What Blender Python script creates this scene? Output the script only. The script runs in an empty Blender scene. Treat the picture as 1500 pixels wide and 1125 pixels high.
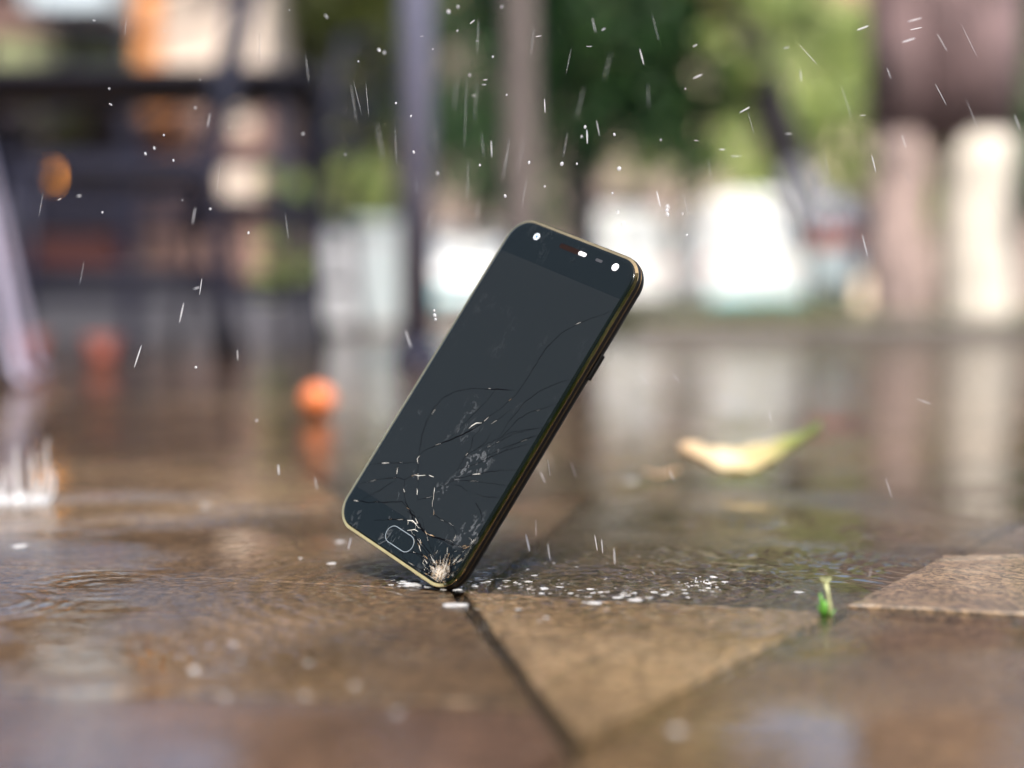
import bpy, bmesh, math, random
import numpy as np
from mathutils import Vector, Matrix

random.seed(7)
rng = np.random.default_rng(11)
SC = bpy.context.scene
COL = SC.collection

# ------------------------------------------------------------------ camera, sky, sun, exposure
FPX, CX, CY, HORIZON = 2083.33, 750.0, 562.5, 462.0      # pixel scale of the 1500 x 1125 photograph
PITCH = math.atan((CY - HORIZON) / FPX)
CAM_H = 0.1020
CAM = Vector((0, 0, CAM_H))
RIGHT = Vector((1, 0, 0))
FWD = Vector((0, math.cos(PITCH), -math.sin(PITCH)))
DOWN = Vector((0, -math.sin(PITCH), -math.cos(PITCH)))

cam_data = bpy.data.cameras.new('camera')
cam_data.lens = 50.0
cam_data.sensor_width = 36.0
cam_data.sensor_fit = 'HORIZONTAL'
cam_data.clip_start = 0.01
cam_data.clip_end = 2000.0
cam_data.dof.use_dof = True
cam_data.dof.focus_distance = 0.548
cam_data.dof.aperture_fstop = 3.0
cam_data.dof.aperture_blades = 0
cam = bpy.data.objects.new('camera', cam_data)
COL.objects.link(cam)
cam.location = CAM
cam.rotation_euler = (math.pi / 2 - PITCH, 0, 0)
SC.camera = cam

SUN_EL, SUN_AZ = math.radians(52), math.radians(168)      # azimuth from +Y, clockwise: behind the camera, to the right
world = bpy.data.worlds.new('World')
SC.world = world
world.use_nodes = True
wn = world.node_tree
bg = wn.nodes['Background']
sky = wn.nodes.new('ShaderNodeTexSky')
sky.sky_type = 'NISHITA'
sky.sun_disc = False
sky.sun_elevation = SUN_EL
sky.sun_rotation = SUN_AZ
sky.air_density = 1.0
sky.dust_density = 4.0
sky.ozone_density = 0.6
wn.links.new(sky.outputs[0], bg.inputs[0])
bg.inputs[1].default_value = 0.13

sun_data = bpy.data.lights.new('sun', 'SUN')
sun_data.energy = 2.2
sun_data.angle = math.radians(10)
sun_data.color = (1.0, 0.95, 0.87)
sun = bpy.data.objects.new('sun', sun_data)
COL.objects.link(sun)
sdir = Vector((math.sin(SUN_AZ) * math.cos(SUN_EL), math.cos(SUN_AZ) * math.cos(SUN_EL), math.sin(SUN_EL)))
sun.rotation_euler = sdir.to_track_quat('Z', 'Y').to_euler()

SC.view_settings.view_transform = 'Standard'
SC.view_settings.look = 'None'
SC.view_settings.gamma = 1.0
SC.view_settings.use_curve_mapping = False
SC.view_settings.exposure = 1.7
SC.render.engine = 'CYCLES'
SC.cycles.use_denoising = True
SC.cycles.max_bounces = 8
SC.cycles.transparent_max_bounces = 24
SC.cycles.caustics_reflective = False
SC.cycles.caustics_refractive = False
SC.cycles.sample_clamp_indirect = 6.0


# ------------------------------------------------------------------ helpers
def at(px, py, depth):
    """point seen at a pixel of the photograph, at a forward distance"""
    return CAM + RIGHT * ((px - CX) / FPX * depth) + DOWN * ((py - CY) / FPX * depth) + FWD * depth


def ground(px, py, z=0.0):
    d = RIGHT * ((px - CX) / FPX) + DOWN * ((py - CY) / FPX) + FWD
    return CAM + d * ((z - CAM_H) / d.z)


def link(o, parent=None):
    COL.objects.link(o)
    if parent is not None:
        o.parent = parent
    return o


def empty(name, loc, rz=0.0):
    o = bpy.data.objects.new(name, None)
    o.empty_display_size = 0.02
    o.location = loc
    o.rotation_euler = (0, 0, rz)
    return link(o)


def tag(o, label=None, cat=None, group=None, kind=None):
    if label: o['label'] = label
    if cat: o['category'] = cat
    if group: o['group'] = group
    if kind: o['kind'] = kind
    return o


def copy_tree(o, parent=None):
    c = o.copy()
    COL.objects.link(c)
    if parent is not None:
        c.parent = parent
    for ch in list(o.children):
        copy_tree(ch, c)
    return c


class MB:
    """collects verts and faces; build() links them as one mesh object"""
    def __init__(s): s.v, s.f = [], []

    def add(s, vs, fs):
        b = len(s.v)
        s.v += [tuple(v) for v in vs]
        s.f += [tuple(b + i for i in f) for f in fs]
        return s

    def box(s, lo, hi, rot=None, ctr=None):
        x0, y0, z0 = lo; x1, y1, z1 = hi
        vs = [Vector(p) for p in ((x0,y0,z0),(x1,y0,z0),(x1,y1,z0),(x0,y1,z0),(x0,y0,z1),(x1,y0,z1),(x1,y1,z1),(x0,y1,z1))]
        if rot is not None:
            vs = [rot @ (v - ctr) + ctr for v in vs]
        return s.add(vs, [(0,3,2,1),(4,5,6,7),(0,1,5,4),(1,2,6,5),(2,3,7,6),(3,0,4,7)])

    def tube(s, pts, radii, n=10, flat=1.0):
        pts = [Vector(p) for p in pts]
        if not hasattr(radii, '__len__'): radii = [radii] * len(pts)
        rings = []
        ref = None
        for i, p in enumerate(pts):
            t = (pts[min(i+1, len(pts)-1)] - pts[max(i-1, 0)]).normalized()
            if ref is None:
                ref = Vector((0,0,1)) if abs(t.z) < 0.9 else Vector((0,1,0))
            a = t.cross(ref).normalized(); b = a.cross(t).normalized(); ref = b
            rings.append([p + (a * math.cos(2*math.pi*k/n) + b * math.sin(2*math.pi*k/n) * flat) * radii[i] for k in range(n)])
        vs = [v for r in rings for v in r]
        fs = []
        for i in range(len(pts)-1):
            for k in range(n):
                fs.append((i*n+k, i*n+(k+1)%n, (i+1)*n+(k+1)%n, (i+1)*n+k))
        fs.append(tuple(range(n-1, -1, -1)))
        m = (len(pts)-1)*n
        fs.append(tuple(range(m, m+n)))
        return s.add(vs, fs)

    def lathe(s, prof, n=20, ctr=(0,0,0)):
        vs = []
        for r, z in prof:
            for k in range(n):
                a = 2*math.pi*k/n
                vs.append((ctr[0]+r*math.cos(a), ctr[1]+r*math.sin(a), ctr[2]+z))
        fs = []
        for i in range(len(prof)-1):
            for k in range(n):
                fs.append((i*n+k, i*n+(k+1)%n, (i+1)*n+(k+1)%n, (i+1)*n+k))
        fs.append(tuple(range(n-1,-1,-1)))
        m = (len(prof)-1)*n
        fs.append(tuple(range(m, m+n)))
        return s.add(vs, fs)

    def ball(s, c, r, sc=(1,1,1), seg=10, rings=6, jit=0.0, rot=None):
        vs, fs = [], []
        c = Vector(c)
        def P(x, y, z):
            k = 1 + (random.uniform(-jit, jit) if jit else 0)
            q = Vector((x*sc[0], y*sc[1], z*sc[2])) * (r*k)
            if rot is not None: q = rot @ q
            return c + q
        vs.append(P(0,0,1))
        for i in range(1, rings):
            th = math.pi*i/rings
            for k in range(seg):
                a = 2*math.pi*k/seg
                vs.append(P(math.sin(th)*math.cos(a), math.sin(th)*math.sin(a), math.cos(th)))
        vs.append(P(0,0,-1))
        for k in range(seg):
            fs.append((0, 1+k, 1+(k+1)%seg))
            fs.append((len(vs)-1, 1+(rings-2)*seg+(k+1)%seg, 1+(rings-2)*seg+k))
        for i in range(rings-2):
            for k in range(seg):
                fs.append((1+i*seg+k, 1+(i+1)*seg+k, 1+(i+1)*seg+(k+1)%seg, 1+i*seg+(k+1)%seg))
        return s.add(vs, fs)

    def mesh(s, name, m, smooth=False):
        me = bpy.data.meshes.new(name)
        me.from_pydata(s.v, [], s.f)
        if m is not None: me.materials.append(m)
        if smooth: me.polygons.foreach_set('use_smooth', [True]*len(me.polygons))
        me.update()
        return me

    def build(s, name, m, parent=None, smooth=False, bevel=0.0):
        o = bpy.data.objects.new(name, s.mesh(name, m, smooth))
        link(o, parent)
        if bevel:
            b = o.modifiers.new('edge', 'BEVEL'); b.width = bevel; b.segments = 2; b.limit_method = 'ANGLE'
        return o


# ------------------------------------------------------------------ materials
def lin(c):
    return tuple(c) + (1.0,) if len(c) == 3 else tuple(c)


def nodes(name):
    m = bpy.data.materials.new(name)
    m.use_nodes = True
    nt = m.node_tree
    for n in list(nt.nodes):
        nt.nodes.remove(n)
    out = nt.nodes.new('ShaderNodeOutputMaterial')
    return m, nt, out


def noise(nt, scale, detail=4, rough=0.55, coord='Object', stretch=None):
    tc = nt.nodes.new('ShaderNodeTexCoord')
    n = nt.nodes.new('ShaderNodeTexNoise')
    n.inputs['Scale'].default_value = scale
    n.inputs['Detail'].default_value = detail
    n.inputs['Roughness'].default_value = rough
    src = tc.outputs[coord]
    if stretch:
        mp = nt.nodes.new('ShaderNodeMapping')
        mp.inputs['Scale'].default_value = stretch
        nt.links.new(src, mp.inputs[0]); src = mp.outputs[0]
    nt.links.new(src, n.inputs['Vector'])
    return n


def ramp(nt, fac, stops):
    r = nt.nodes.new('ShaderNodeValToRGB')
    e = r.color_ramp.elements
    while len(e) < len(stops): e.new(0.5)
    for i, (p, c) in enumerate(stops):
        e[i].position = p; e[i].color = lin(c)
    nt.links.new(fac, r.inputs[0])
    return r


def mat(name, c, rough=0.6, vary=0.18, scale=12.0, metallic=0.0, bump=0.0, bscale=60.0, coat=0.0, transl=0.0, coord='Object', stretch=None, **kw):
    m, nt, out = nodes(name)
    p = nt.nodes.new('ShaderNodeBsdfPrincipled')
    p.inputs['Roughness'].default_value = rough
    p.inputs['Metallic'].default_value = metallic
    p.inputs['Coat Weight'].default_value = coat
    p.inputs['Coat Roughness'].default_value = 0.06
    for k, v in kw.items():
        p.inputs[k.replace('_', ' ')].default_value = v
    n = noise(nt, scale, 5, coord=coord, stretch=stretch)
    lo = [max(0, x*(1-vary)) for x in c]; hi = [min(1, x*(1+vary)) for x in c]
    r = ramp(nt, n.outputs['Fac'], [(0.3, lo), (0.7, hi)])
    nt.links.new(r.outputs[0], p.inputs['Base Color'])
    if bump:
        n2 = noise(nt, bscale, 6, 0.65, coord=coord)
        b = nt.nodes.new('ShaderNodeBump'); b.inputs['Strength'].default_value = bump
        b.inputs['Distance'].default_value = 0.4/bscale
        nt.links.new(n2.outputs['Fac'], b.inputs['Height'])
        nt.links.new(b.outputs[0], p.inputs['Normal'])
    if transl:
        t = nt.nodes.new('ShaderNodeBsdfTranslucent')
        nt.links.new(r.outputs[0], t.inputs[0])
        mx = nt.nodes.new('ShaderNodeMixShader'); mx.inputs[0].default_value = transl
        nt.links.new(p.outputs[0], mx.inputs[1]); nt.links.new(t.outputs[0], mx.inputs[2])
        nt.links.new(mx.outputs[0], out.inputs[0])
    else:
        nt.links.new(p.outputs[0], out.inputs[0])
    return m


def leaf_mat(name, dark, mid, light):
    m, nt, out = nodes(name)
    p = nt.nodes.new('ShaderNodeBsdfPrincipled')
    p.inputs['Roughness'].default_value = 0.45
    geo = nt.nodes.new('ShaderNodeNewGeometry')
    n = noise(nt, 2.2, 3)
    mixv = nt.nodes.new('ShaderNodeMath'); mixv.operation = 'MULTIPLY_ADD'
    nt.links.new(geo.outputs['Random Per Island'], mixv.inputs[0]); mixv.inputs[1].default_value = 0.5
    sub = nt.nodes.new('ShaderNodeMath'); sub.operation = 'MULTIPLY'; sub.inputs[1].default_value = 0.62
    nt.links.new(n.outputs['Fac'], sub.inputs[0])
    nt.links.new(sub.outputs[0], mixv.inputs[2])
    r = ramp(nt, mixv.outputs[0], [(0.3, dark), (0.55, mid), (0.85, light)])
    nt.links.new(r.outputs[0], p.inputs['Base Color'])
    t = nt.nodes.new('ShaderNodeBsdfTranslucent')
    nt.links.new(r.outputs[0], t.inputs[0])
    mx = nt.nodes.new('ShaderNodeMixShader'); mx.inputs[0].default_value = 0.5
    nt.links.new(p.outputs[0], mx.inputs[1]); nt.links.new(t.outputs[0], mx.inputs[2])
    nt.links.new(mx.outputs[0], out.inputs[0])
    return m


def stone_mat(name, lo, mid, hi, film, film_rough):
    """wet sandstone: mottled grain under a film of water"""
    m, nt, out = nodes(name)
    p = nt.nodes.new('ShaderNodeBsdfPrincipled')
    big = noise(nt, 9, 5, 0.6)
    fine = noise(nt, 300, 6, 0.8)
    grains = nt.nodes.new('ShaderNodeTexVoronoi'); grains.inputs['Scale'].default_value = 650
    tc = nt.nodes.new('ShaderNodeTexCoord'); nt.links.new(tc.outputs['Object'], grains.inputs['Vector'])
    a = nt.nodes.new('ShaderNodeMath'); a.operation = 'MULTIPLY_ADD'; a.inputs[1].default_value = 0.75
    nt.links.new(fine.outputs['Fac'], a.inputs[0])
    b = nt.nodes.new('ShaderNodeMath'); b.operation = 'MULTIPLY'; b.inputs[1].default_value = 0.42
    nt.links.new(big.outputs['Fac'], b.inputs[0]); nt.links.new(b.outputs[0], a.inputs[2])
    r = ramp(nt, a.outputs[0], [(0.42, lo), (0.57, mid), (0.72, hi)])
    speck = nt.nodes.new('ShaderNodeTexVoronoi'); speck.inputs['Scale'].default_value = 560        # single grains of the sandstone
    nt.links.new(tc.outputs['Object'], speck.inputs['Vector'])
    sv = nt.nodes.new('ShaderNodeSeparateColor'); nt.links.new(speck.outputs['Color'], sv.inputs[0])
    sm_ = nt.nodes.new('ShaderNodeMapRange'); sm_.inputs[3].default_value = 0.45; sm_.inputs[4].default_value = 1.75
    nt.links.new(sv.outputs[0], sm_.inputs[0])
    hv = nt.nodes.new('ShaderNodeHueSaturation'); nt.links.new(sm_.outputs[0], hv.inputs['Value']); nt.links.new(r.outputs[0], hv.inputs['Color'])
    nt.links.new(hv.outputs[0], p.inputs['Base Color'])
    p.inputs['Roughness'].default_value = 0.62
    p.inputs['Coat Weight'].default_value = film
    p.inputs['Coat IOR'].default_value = 1.33
    wet = noise(nt, 26, 4, 0.6)
    wr = nt.nodes.new('ShaderNodeMapRange')
    wr.inputs[1].default_value = 0.35; wr.inputs[2].default_value = 0.65
    wr.inputs[3].default_value = film_rough * 0.55; wr.inputs[4].default_value = film_rough * 1.5
    nt.links.new(wet.outputs['Fac'], wr.inputs[0])
    nt.links.new(wr.outputs[0], p.inputs['Coat Roughness'])
    hsum = nt.nodes.new('ShaderNodeMath'); hsum.operation = 'MULTIPLY_ADD'; hsum.inputs[1].default_value = 0.35
    nt.links.new(grains.outputs['Distance'], hsum.inputs[0]); nt.links.new(fine.outputs['Fac'], hsum.inputs[2])
    bp = nt.nodes.new('ShaderNodeBump'); bp.inputs['Strength'].default_value = 0.55; bp.inputs['Distance'].default_value = 0.0008
    nt.links.new(hsum.outputs[0], bp.inputs['Height'])
    nt.links.new(bp.outputs[0], p.inputs['Normal'])
    cb = nt.nodes.new('ShaderNodeBump'); cb.inputs['Strength'].default_value = 0.25; cb.inputs['Distance'].default_value = 0.0012
    n3 = noise(nt, 75, 3, 0.5)
    nt.links.new(n3.outputs['Fac'], cb.inputs['Height'])
    nt.links.new(cb.outputs[0], p.inputs['Coat Normal'])
    nt.links.new(p.outputs[0], out.inputs[0])
    return m


def water_mat(name, bump=0.29, rough=0.035):
    m, nt, out = nodes(name)
    tr = nt.nodes.new('ShaderNodeBsdfTransparent'); tr.inputs[0].default_value = (0.95, 0.93, 0.9, 1)
    gl = nt.nodes.new('ShaderNodeBsdfGlossy'); gl.inputs['Roughness'].default_value = rough
    fr = nt.nodes.new('ShaderNodeFresnel'); fr.inputs[0].default_value = 1.4
    mx = nt.nodes.new('ShaderNodeMixShader')
    n1 = noise(nt, 95, 3, 0.5, stretch=(0.7, 1.25, 1))
    n2 = noise(nt, 14, 3, 0.5)
    n3 = noise(nt, 5, 2, 0.5)
    amp = nt.nodes.new('ShaderNodeMapRange')            # calm and ruffled areas
    amp.inputs[1].default_value = 0.4; amp.inputs[2].default_value = 0.65; amp.inputs[3].default_value = 0.12; amp.inputs[4].default_value = 1.0
    nt.links.new(n3.outputs['Fac'], amp.inputs[0])
    k = nt.nodes.new('ShaderNodeMath'); k.operation = 'MULTIPLY'
    nt.links.new(n1.outputs['Fac'], k.inputs[0]); nt.links.new(amp.outputs[0], k.inputs[1])
    k2 = nt.nodes.new('ShaderNodeMath'); k2.operation = 'MULTIPLY_ADD'; k2.inputs[1].default_value = 0.3
    nt.links.new(n2.outputs['Fac'], k2.inputs[0]); nt.links.new(k.outputs[0], k2.inputs[2])
    bp = nt.nodes.new('ShaderNodeBump'); bp.inputs['Strength'].default_value = bump; bp.inputs['Distance'].default_value = 0.002
    n4 = noise(nt, 480, 3, 0.6); n5 = noise(nt, 11, 3, 0.5)      # stone grain showing through where the film is thin
    thin = nt.nodes.new('ShaderNodeMapRange'); thin.inputs[1].default_value = .42; thin.inputs[2].default_value = .6; thin.inputs[3].default_value = 0.0; thin.inputs[4].default_value = 0.9
    nt.links.new(n5.outputs['Fac'], thin.inputs[0])
    k3 = nt.nodes.new('ShaderNodeMath'); k3.operation = 'MULTIPLY'; nt.links.new(n4.outputs['Fac'], k3.inputs[0]); nt.links.new(thin.outputs[0], k3.inputs[1])
    k4 = nt.nodes.new('ShaderNodeMath'); k4.operation = 'ADD'; nt.links.new(k2.outputs[0], k4.inputs[0]); nt.links.new(k3.outputs[0], k4.inputs[1])
    nt.links.new(k4.outputs[0], bp.inputs['Height'])
    nt.links.new(bp.outputs[0], gl.inputs['Normal'])
    nt.links.new(fr.outputs[0], mx.inputs[0]); nt.links.new(tr.outputs[0], mx.inputs[1]); nt.links.new(gl.outputs[0], mx.inputs[2])
    nt.links.new(mx.outputs[0], out.inputs[0])
    return m


def drop_mat(name, white, clear):
    """drops and foam: partly clear, partly milky white standing in for caught sky light, glossy"""
    m, nt, out = nodes(name)
    p = nt.nodes.new('ShaderNodeBsdfPrincipled')
    p.inputs['Base Color'].default_value = lin(white)
    p.inputs['Roughness'].default_value = 0.08
    p.inputs['IOR'].default_value = 1.33
    n = noise(nt, 900, 2)
    r = nt.nodes.new('ShaderNodeMapRange'); r.inputs[3].default_value = max(0, clear-0.12); r.inputs[4].default_value = min(1, clear+0.12)
    nt.links.new(n.outputs['Fac'], r.inputs[0])
    t = nt.nodes.new('ShaderNodeBsdfTransparent')
    tl = nt.nodes.new('ShaderNodeBsdfTranslucent'); tl.inputs[0].default_value = lin(white)
    m1 = nt.nodes.new('ShaderNodeMixShader'); m1.inputs[0].default_value = 0.35
    nt.links.new(p.outputs[0], m1.inputs[1]); nt.links.new(tl.outputs[0], m1.inputs[2])
    mx = nt.nodes.new('ShaderNodeMixShader')
    nt.links.new(r.outputs[0], mx.inputs[0]); nt.links.new(m1.outputs[0], mx.inputs[1]); nt.links.new(t.outputs[0], mx.inputs[2])
    nt.links.new(mx.outputs[0], out.inputs[0])
    return m


M = {}
M['stone_tan'] = stone_mat('wet_tan_sandstone', (0.05, 0.029, 0.013), (0.15, 0.099, 0.055), (0.31, 0.22, 0.13), 0.85, 0.24)
M['stone_brown'] = stone_mat('wet_brown_sandstone', (0.024, 0.014, 0.007), (0.075, 0.045, 0.022), (0.18, 0.115, 0.06), 0.9, 0.2)
M['stone_dark'] = stone_mat('wet_dark_sandstone', (0.014, 0.010, 0.006), (0.045, 0.031, 0.017), (0.12, 0.083, 0.047), 0.9, 0.16)
M['stone_red'] = stone_mat('wet_reddish_sandstone', (0.026, 0.014, 0.009), (0.075, 0.041, 0.026), (0.16, 0.095, 0.063), 0.9, 0.2)
M['stone_slab'] = stone_mat('wet_brown_slab', (0.035, 0.021, 0.011), (0.10, 0.064, 0.034), (0.21, 0.14, 0.078), 0.9, 0.13)
M['bedding'] = mat('wet_mortar', (0.06, 0.044, 0.03), 0.5, 0.3, 60, bump=0.5, bscale=200)
M['asphalt'] = mat('wet_asphalt', (0.07, 0.066, 0.06), 0.35, 0.25, 3, bump=0.3, bscale=80, coat=0.5)
M['water'] = water_mat('rain_water')
M['water_calm'] = water_mat('calm_rain_water', 0.11, 0.03)
M['rain'] = drop_mat('falling_rain_water', (0.95, 0.96, 1.0), 0.58)
M['streak'] = drop_mat('thin_rain_water', (0.95, 0.96, 1.0), 0.8)
M['foam'] = drop_mat('foamy_water', (0.93, 0.94, 0.95), 0.66)
M['splash'] = drop_mat('splashing_water', (0.9, 0.92, 0.95), 0.72)
M['bokehdrop'] = drop_mat('clear_rain_water', (0.9, 0.92, 0.97), 0.5)


# ------------------------------------------------------------------ paving, water, ground
PHONE_R = Matrix(((0.67734139, 0.51629142, -0.52407232), (0.342415, -0.85175978, -0.39655675), (-0.65112257, 0.08915408, -0.75371808)))
PHONE_T = Vector((-0.01040, 0.00420, 0.5545027))
BASIS = Matrix((RIGHT, DOWN, FWD)).transposed()           # camera axes as columns
PHONE_ROT = BASIS @ PHONE_R
PHONE_LOC = CAM + BASIS @ PHONE_T

o = MB().add([(-300,-300,-0.045),(300,-300,-0.045),(300,600,-0.045),(-300,600,-0.045)], [(0,1,2,3)]).build('ground', M['asphalt'])
tag(o, kind='structure')

pavement = MB().box((-4.2, -2.2, -0.04), (4.2, 7.2, -0.0080)).build('pavement', M['bedding'])
tag(pavement, kind='structure')


def split(poly, p, d):
    """cut a convex polygon by the line through p along d"""
    n = Vector((-d[1], d[0]))
    A, B = [], []
    N = len(poly)
    for i in range(N):
        a, b = poly[i], poly[(i+1) % N]
        sa, sb = (a - p).dot(n), (b - p).dot(n)
        (A if sa >= 0 else B).append(a)
        if sa * sb < 0:
            q = a + (b - a) * (sa / (sa - sb))
            A.append(q); B.append(q)
    return A, B


def area(poly):
    return abs(sum(poly[i].x*poly[(i+1) % len(poly)].y - poly[(i+1) % len(poly)].x*poly[i].y for i in range(len(poly)))) / 2


def shatter(poly, amax, out):
    a = area(poly)
    if len(poly) < 3 or a < 1e-4: return
    if a < amax * random.uniform(0.55, 1.0):
        out.append(poly); return
    c = sum(poly, Vector((0, 0))) / len(poly)
    # cut across the longest extent
    best, ang = 0, 0
    for i in range(len(poly)):
        for j in range(i):
            e = poly[i] - poly[j]
            if e.length > best: best, ang = e.length, math.atan2(e.y, e.x)
    ang += math.pi/2 + random.uniform(-0.45, 0.45)
    off = Vector((random.uniform(-.12, .12), random.uniform(-.12, .12))) * best
    for q in split(poly, c + off, Vector((math.cos(ang), math.sin(ang)))):
        if len(q) >= 3: shatter(q, amax, out)


def g2(px, py):
    p = ground(px, py); return Vector((p.x, p.y))

A0, A1 = g2(200, 836), g2(1240, 892)
C0, C1 = g2(1370, 820), g2(860, 1080)
B0, B1 = g2(690, 888), g2(870, 1125)
near = [Vector(p) for p in ((-0.42, 0.12), (0.42, 0.12), (0.55, 1.0), (-0.55, 1.0))]
front, back = [], []
h1, h2 = split(near, A0, A1 - A0)
front, back = (h1, h2) if sum(p.y for p in h1)/len(h1) < sum(p.y for p in h2)/len(h2) else (h2, h1)
stones = []                    # (polygon, material, top z, tilt)
r1, r2 = split(front, C0, C1 - C0)
rightf, leftf = (r1, r2) if sum(p.x for p in r1)/len(r1) > sum(p.x for p in r2)/len(r2) else (r2, r1)
t1, t2 = split(leftf, B0, B1 - B0)
tri, lf = (t1, t2) if sum(p.x for p in t1)/len(t1) > sum(p.x for p in t2)/len(t2) else (t2, t1)
stones.append((tri, 'stone_tan', -0.0010, (0, 0.003)))
stones.append((rightf, 'stone_brown', -0.0022, (0.002, 0)))
lf1, lf2 = split(lf, g2(-60, 1000), Vector((1, -0.12)))
for q in (lf1, lf2):
    up = sum(p.y for p in q)/len(q) > 0.4
    stones.append((q, 'stone_brown' if up else 'stone_red', -0.0013 if up else -0.0018, (0.002 if up else 0.0, 0.002)))
b1, b2 = split(back, C0, C1 - C0)
rb, lb = (b1, b2) if sum(p.x for p in b1)/len(b1) > sum(p.x for p in b2)/len(b2) else (b2, b1)
D1, D2 = split(rb, g2(1380, 818), Vector((1, 0.12)))
dnear, dfar = (D1, D2) if sum(p.y for p in D1)/len(D1) < sum(p.y for p in D2)/len(D2) else (D2, D1)
stones.append((dnear, 'stone_slab', 0.0016, (0, 0)))
tmp = []
shatter(dfar, 0.03, tmp)
for q in tmp: stones.append((q, random.choice(['stone_brown', 'stone_dark']), -0.003, (0, 0)))
L1, L2 = split(lb, g2(300, 752), g2(560, 735) - g2(300, 752))
lnear, lfar = (L1, L2) if sum(p.y for p in L1)/len(L1) < sum(p.y for p in L2)/len(L2) else (L2, L1)
n1, n2 = split(lnear, g2(720, 850), g2(790, 790) - g2(720, 850))
for q in (n1, n2):
    lft = sum(p.x for p in q)/len(q) < 0
    stones.append((q, 'stone_brown' if lft else 'stone_dark', -0.0016 if lft else -0.0022, (0.001 if lft else 0, 0.001 if lft else 0)))
s1, s2 = split(lfar, g2(300, 668), g2(400, 664) - g2(300, 668))
sn, sf = (s1, s2) if sum(p.y for p in s1)/len(s1) < sum(p.y for p in s2)/len(s2) else (s2, s1)
e1, e2 = split(sn, g2(470, 700), g2(520, 740) - g2(470, 700))
for q in (e1, e2):
    lft = sum(p.x for p in q)/len(q) < -0.08
    stones.append((q, 'stone_tan' if lft else 'stone_dark', -0.0009 if lft else -0.0025, (0, 0.004 if lft else 0)))
tmp = []
shatter(sf, 0.04, tmp)
for q in tmp: stones.append((q, random.choice(['stone_brown', 'stone_dark', 'stone_red']), -0.003, (0, 0)))
ring = [[Vector(p) for p in r] for r in (
    ((-4, -2), (4, -2), (4, .12), (-4, .12)), ((-4, 1.0), (4, 1.0), (4, 7), (-4, 7)),
    ((-4, .12), (-.42, .12), (-.55, 1.0), (-4, 1.0)), ((.42, .12), (4, .12), (4, 1.0), (.55, 1.0)))]
for i, r in enumerate(ring):
    tmp = []
    shatter(r, 0.26 if i else 1.2, tmp)
    for q in tmp:
        stones.append((q, random.choice(['stone_brown', 'stone_brown', 'stone_dark', 'stone_red', 'stone_tan']),
                       random.choice([-0.003, -0.0025, -0.002, -0.0015, -0.0012]), (random.uniform(-.002, .002), random.uniform(-.002, .002))))


def make_stone(poly, mname, z, tilt):
    c = sum(poly, Vector((0, 0))) / len(poly)
    if sum(poly[i].x*poly[(i+1) % len(poly)].y - poly[(i+1) % len(poly)].x*poly[i].y for i in range(len(poly))) < 0:
        poly = poly[::-1]
    nearby = c.y < 1.2 and abs(c.x) < .7
    step = 0.008 if nearby else 0.08
    N = len(poly)
    gap = 0.0019 if nearby else 0.004
    # inset every edge, then subdivide with a ragged broken line
    lines = []
    for i in range(N):
        a, b = poly[i], poly[(i+1) % N]
        d = b - a
        if d.length < 1e-5: continue
        d.normalize()
        lines.append((a + Vector((-d.y, d.x)) * gap, d))
    cor = []
    for i in range(len(lines)):
        p, d = lines[i-1]; q, e = lines[i]
        den = d.x*e.y - d.y*e.x
        cor.append(q.copy() if abs(den) < 1e-4 else p + d * (((q.x-p.x)*e.y - (q.y-p.y)*e.x) / den))
    out = []
    for i in range(len(cor)):
        a, b = cor[i], cor[(i+1) % len(cor)]
        n = max(1, int((b-a).length / step))
        d = b - a
        nrm = Vector((-d.y, d.x)).normalized() if d.length > 1e-6 else Vector((0, 0))
        for k in range(n):
            j = 0 if k == 0 else random.uniform(0, 0.0009 if nearby else 0.003)
            out.append(a + d*(k/n) + nrm*j)
    n = len(out)
    if n < 3: return
    vs = []
    bev = 0.0012 if nearby else 0.003
    for ringi in range(3):
        for p in out:
            q = p if ringi < 2 else p + (c - p).normalized() * bev * random.uniform(.7, 1.6)
            zz = (-0.025, -bev*0.8, 0)[ringi]
            if ringi: zz += z + (p.x-c.x)*tilt[0] + (p.y-c.y)*tilt[1] + random.uniform(-.00012, .00012)
            vs.append((q.x-c.x, q.y-c.y, zz))
    fs = []
    for r in range(2):
        for k in range(n):
            fs.append((r*n+k, r*n+(k+1) % n, (r+1)*n+(k+1) % n, (r+1)*n+k))
    fs.append(tuple(range(2*n, 3*n)))
    o = MB().add(vs, fs).build('paving_stone', M[mname], pavement)
    o.location = (c.x, c.y, 0)

for s in stones: make_stone(*s)

# water lying on the stones: a finely rippled sheet round the phone inside a coarser one
contact = ground(668, 862)
XA, XB, YA, YB = -0.32, 0.32, 0.36, 0.82
nx, ny = 380, 280
gx = np.linspace(XA, XB, nx); gy = np.linspace(YA, YB, ny)
X, Y = np.meshgrid(gx, gy)
Z = np.zeros_like(X)
drops = [(contact.x + 0.012, contact.y + .008, 0.00022, 0.010, 0.10), (contact.x + .05, contact.y + .01, .0005, .008, .05), (contact.x + .09, contact.y, .0004, .007, .04)]
for _ in range(70):
    drops.append((rng.uniform(-.3, .3), rng.uniform(.38, .8), rng.uniform(.00007, .00024), rng.uniform(.0065, .011), rng.uniform(.012, .045)))
for _ in range(45):
    drops.append((contact.x + rng.uniform(-.04, .12), contact.y + rng.uniform(-.02, .09), rng.uniform(.00015, .0004), rng.uniform(.006, .009), rng.uniform(.008, .02)))
for (dx, dy, amp, lam, reach) in drops:
    r = np.hypot(X-dx, Y-dy)
    Z += amp * np.cos(2*np.pi*r/lam) * np.exp(-((r-reach*.5)/(reach*.5))**2)
edge = np.minimum(np.minimum(X-XA, XB-X), np.minimum(Y-YA, YB-Y))
Z *= np.clip(edge/0.06, 0, 1)
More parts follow.
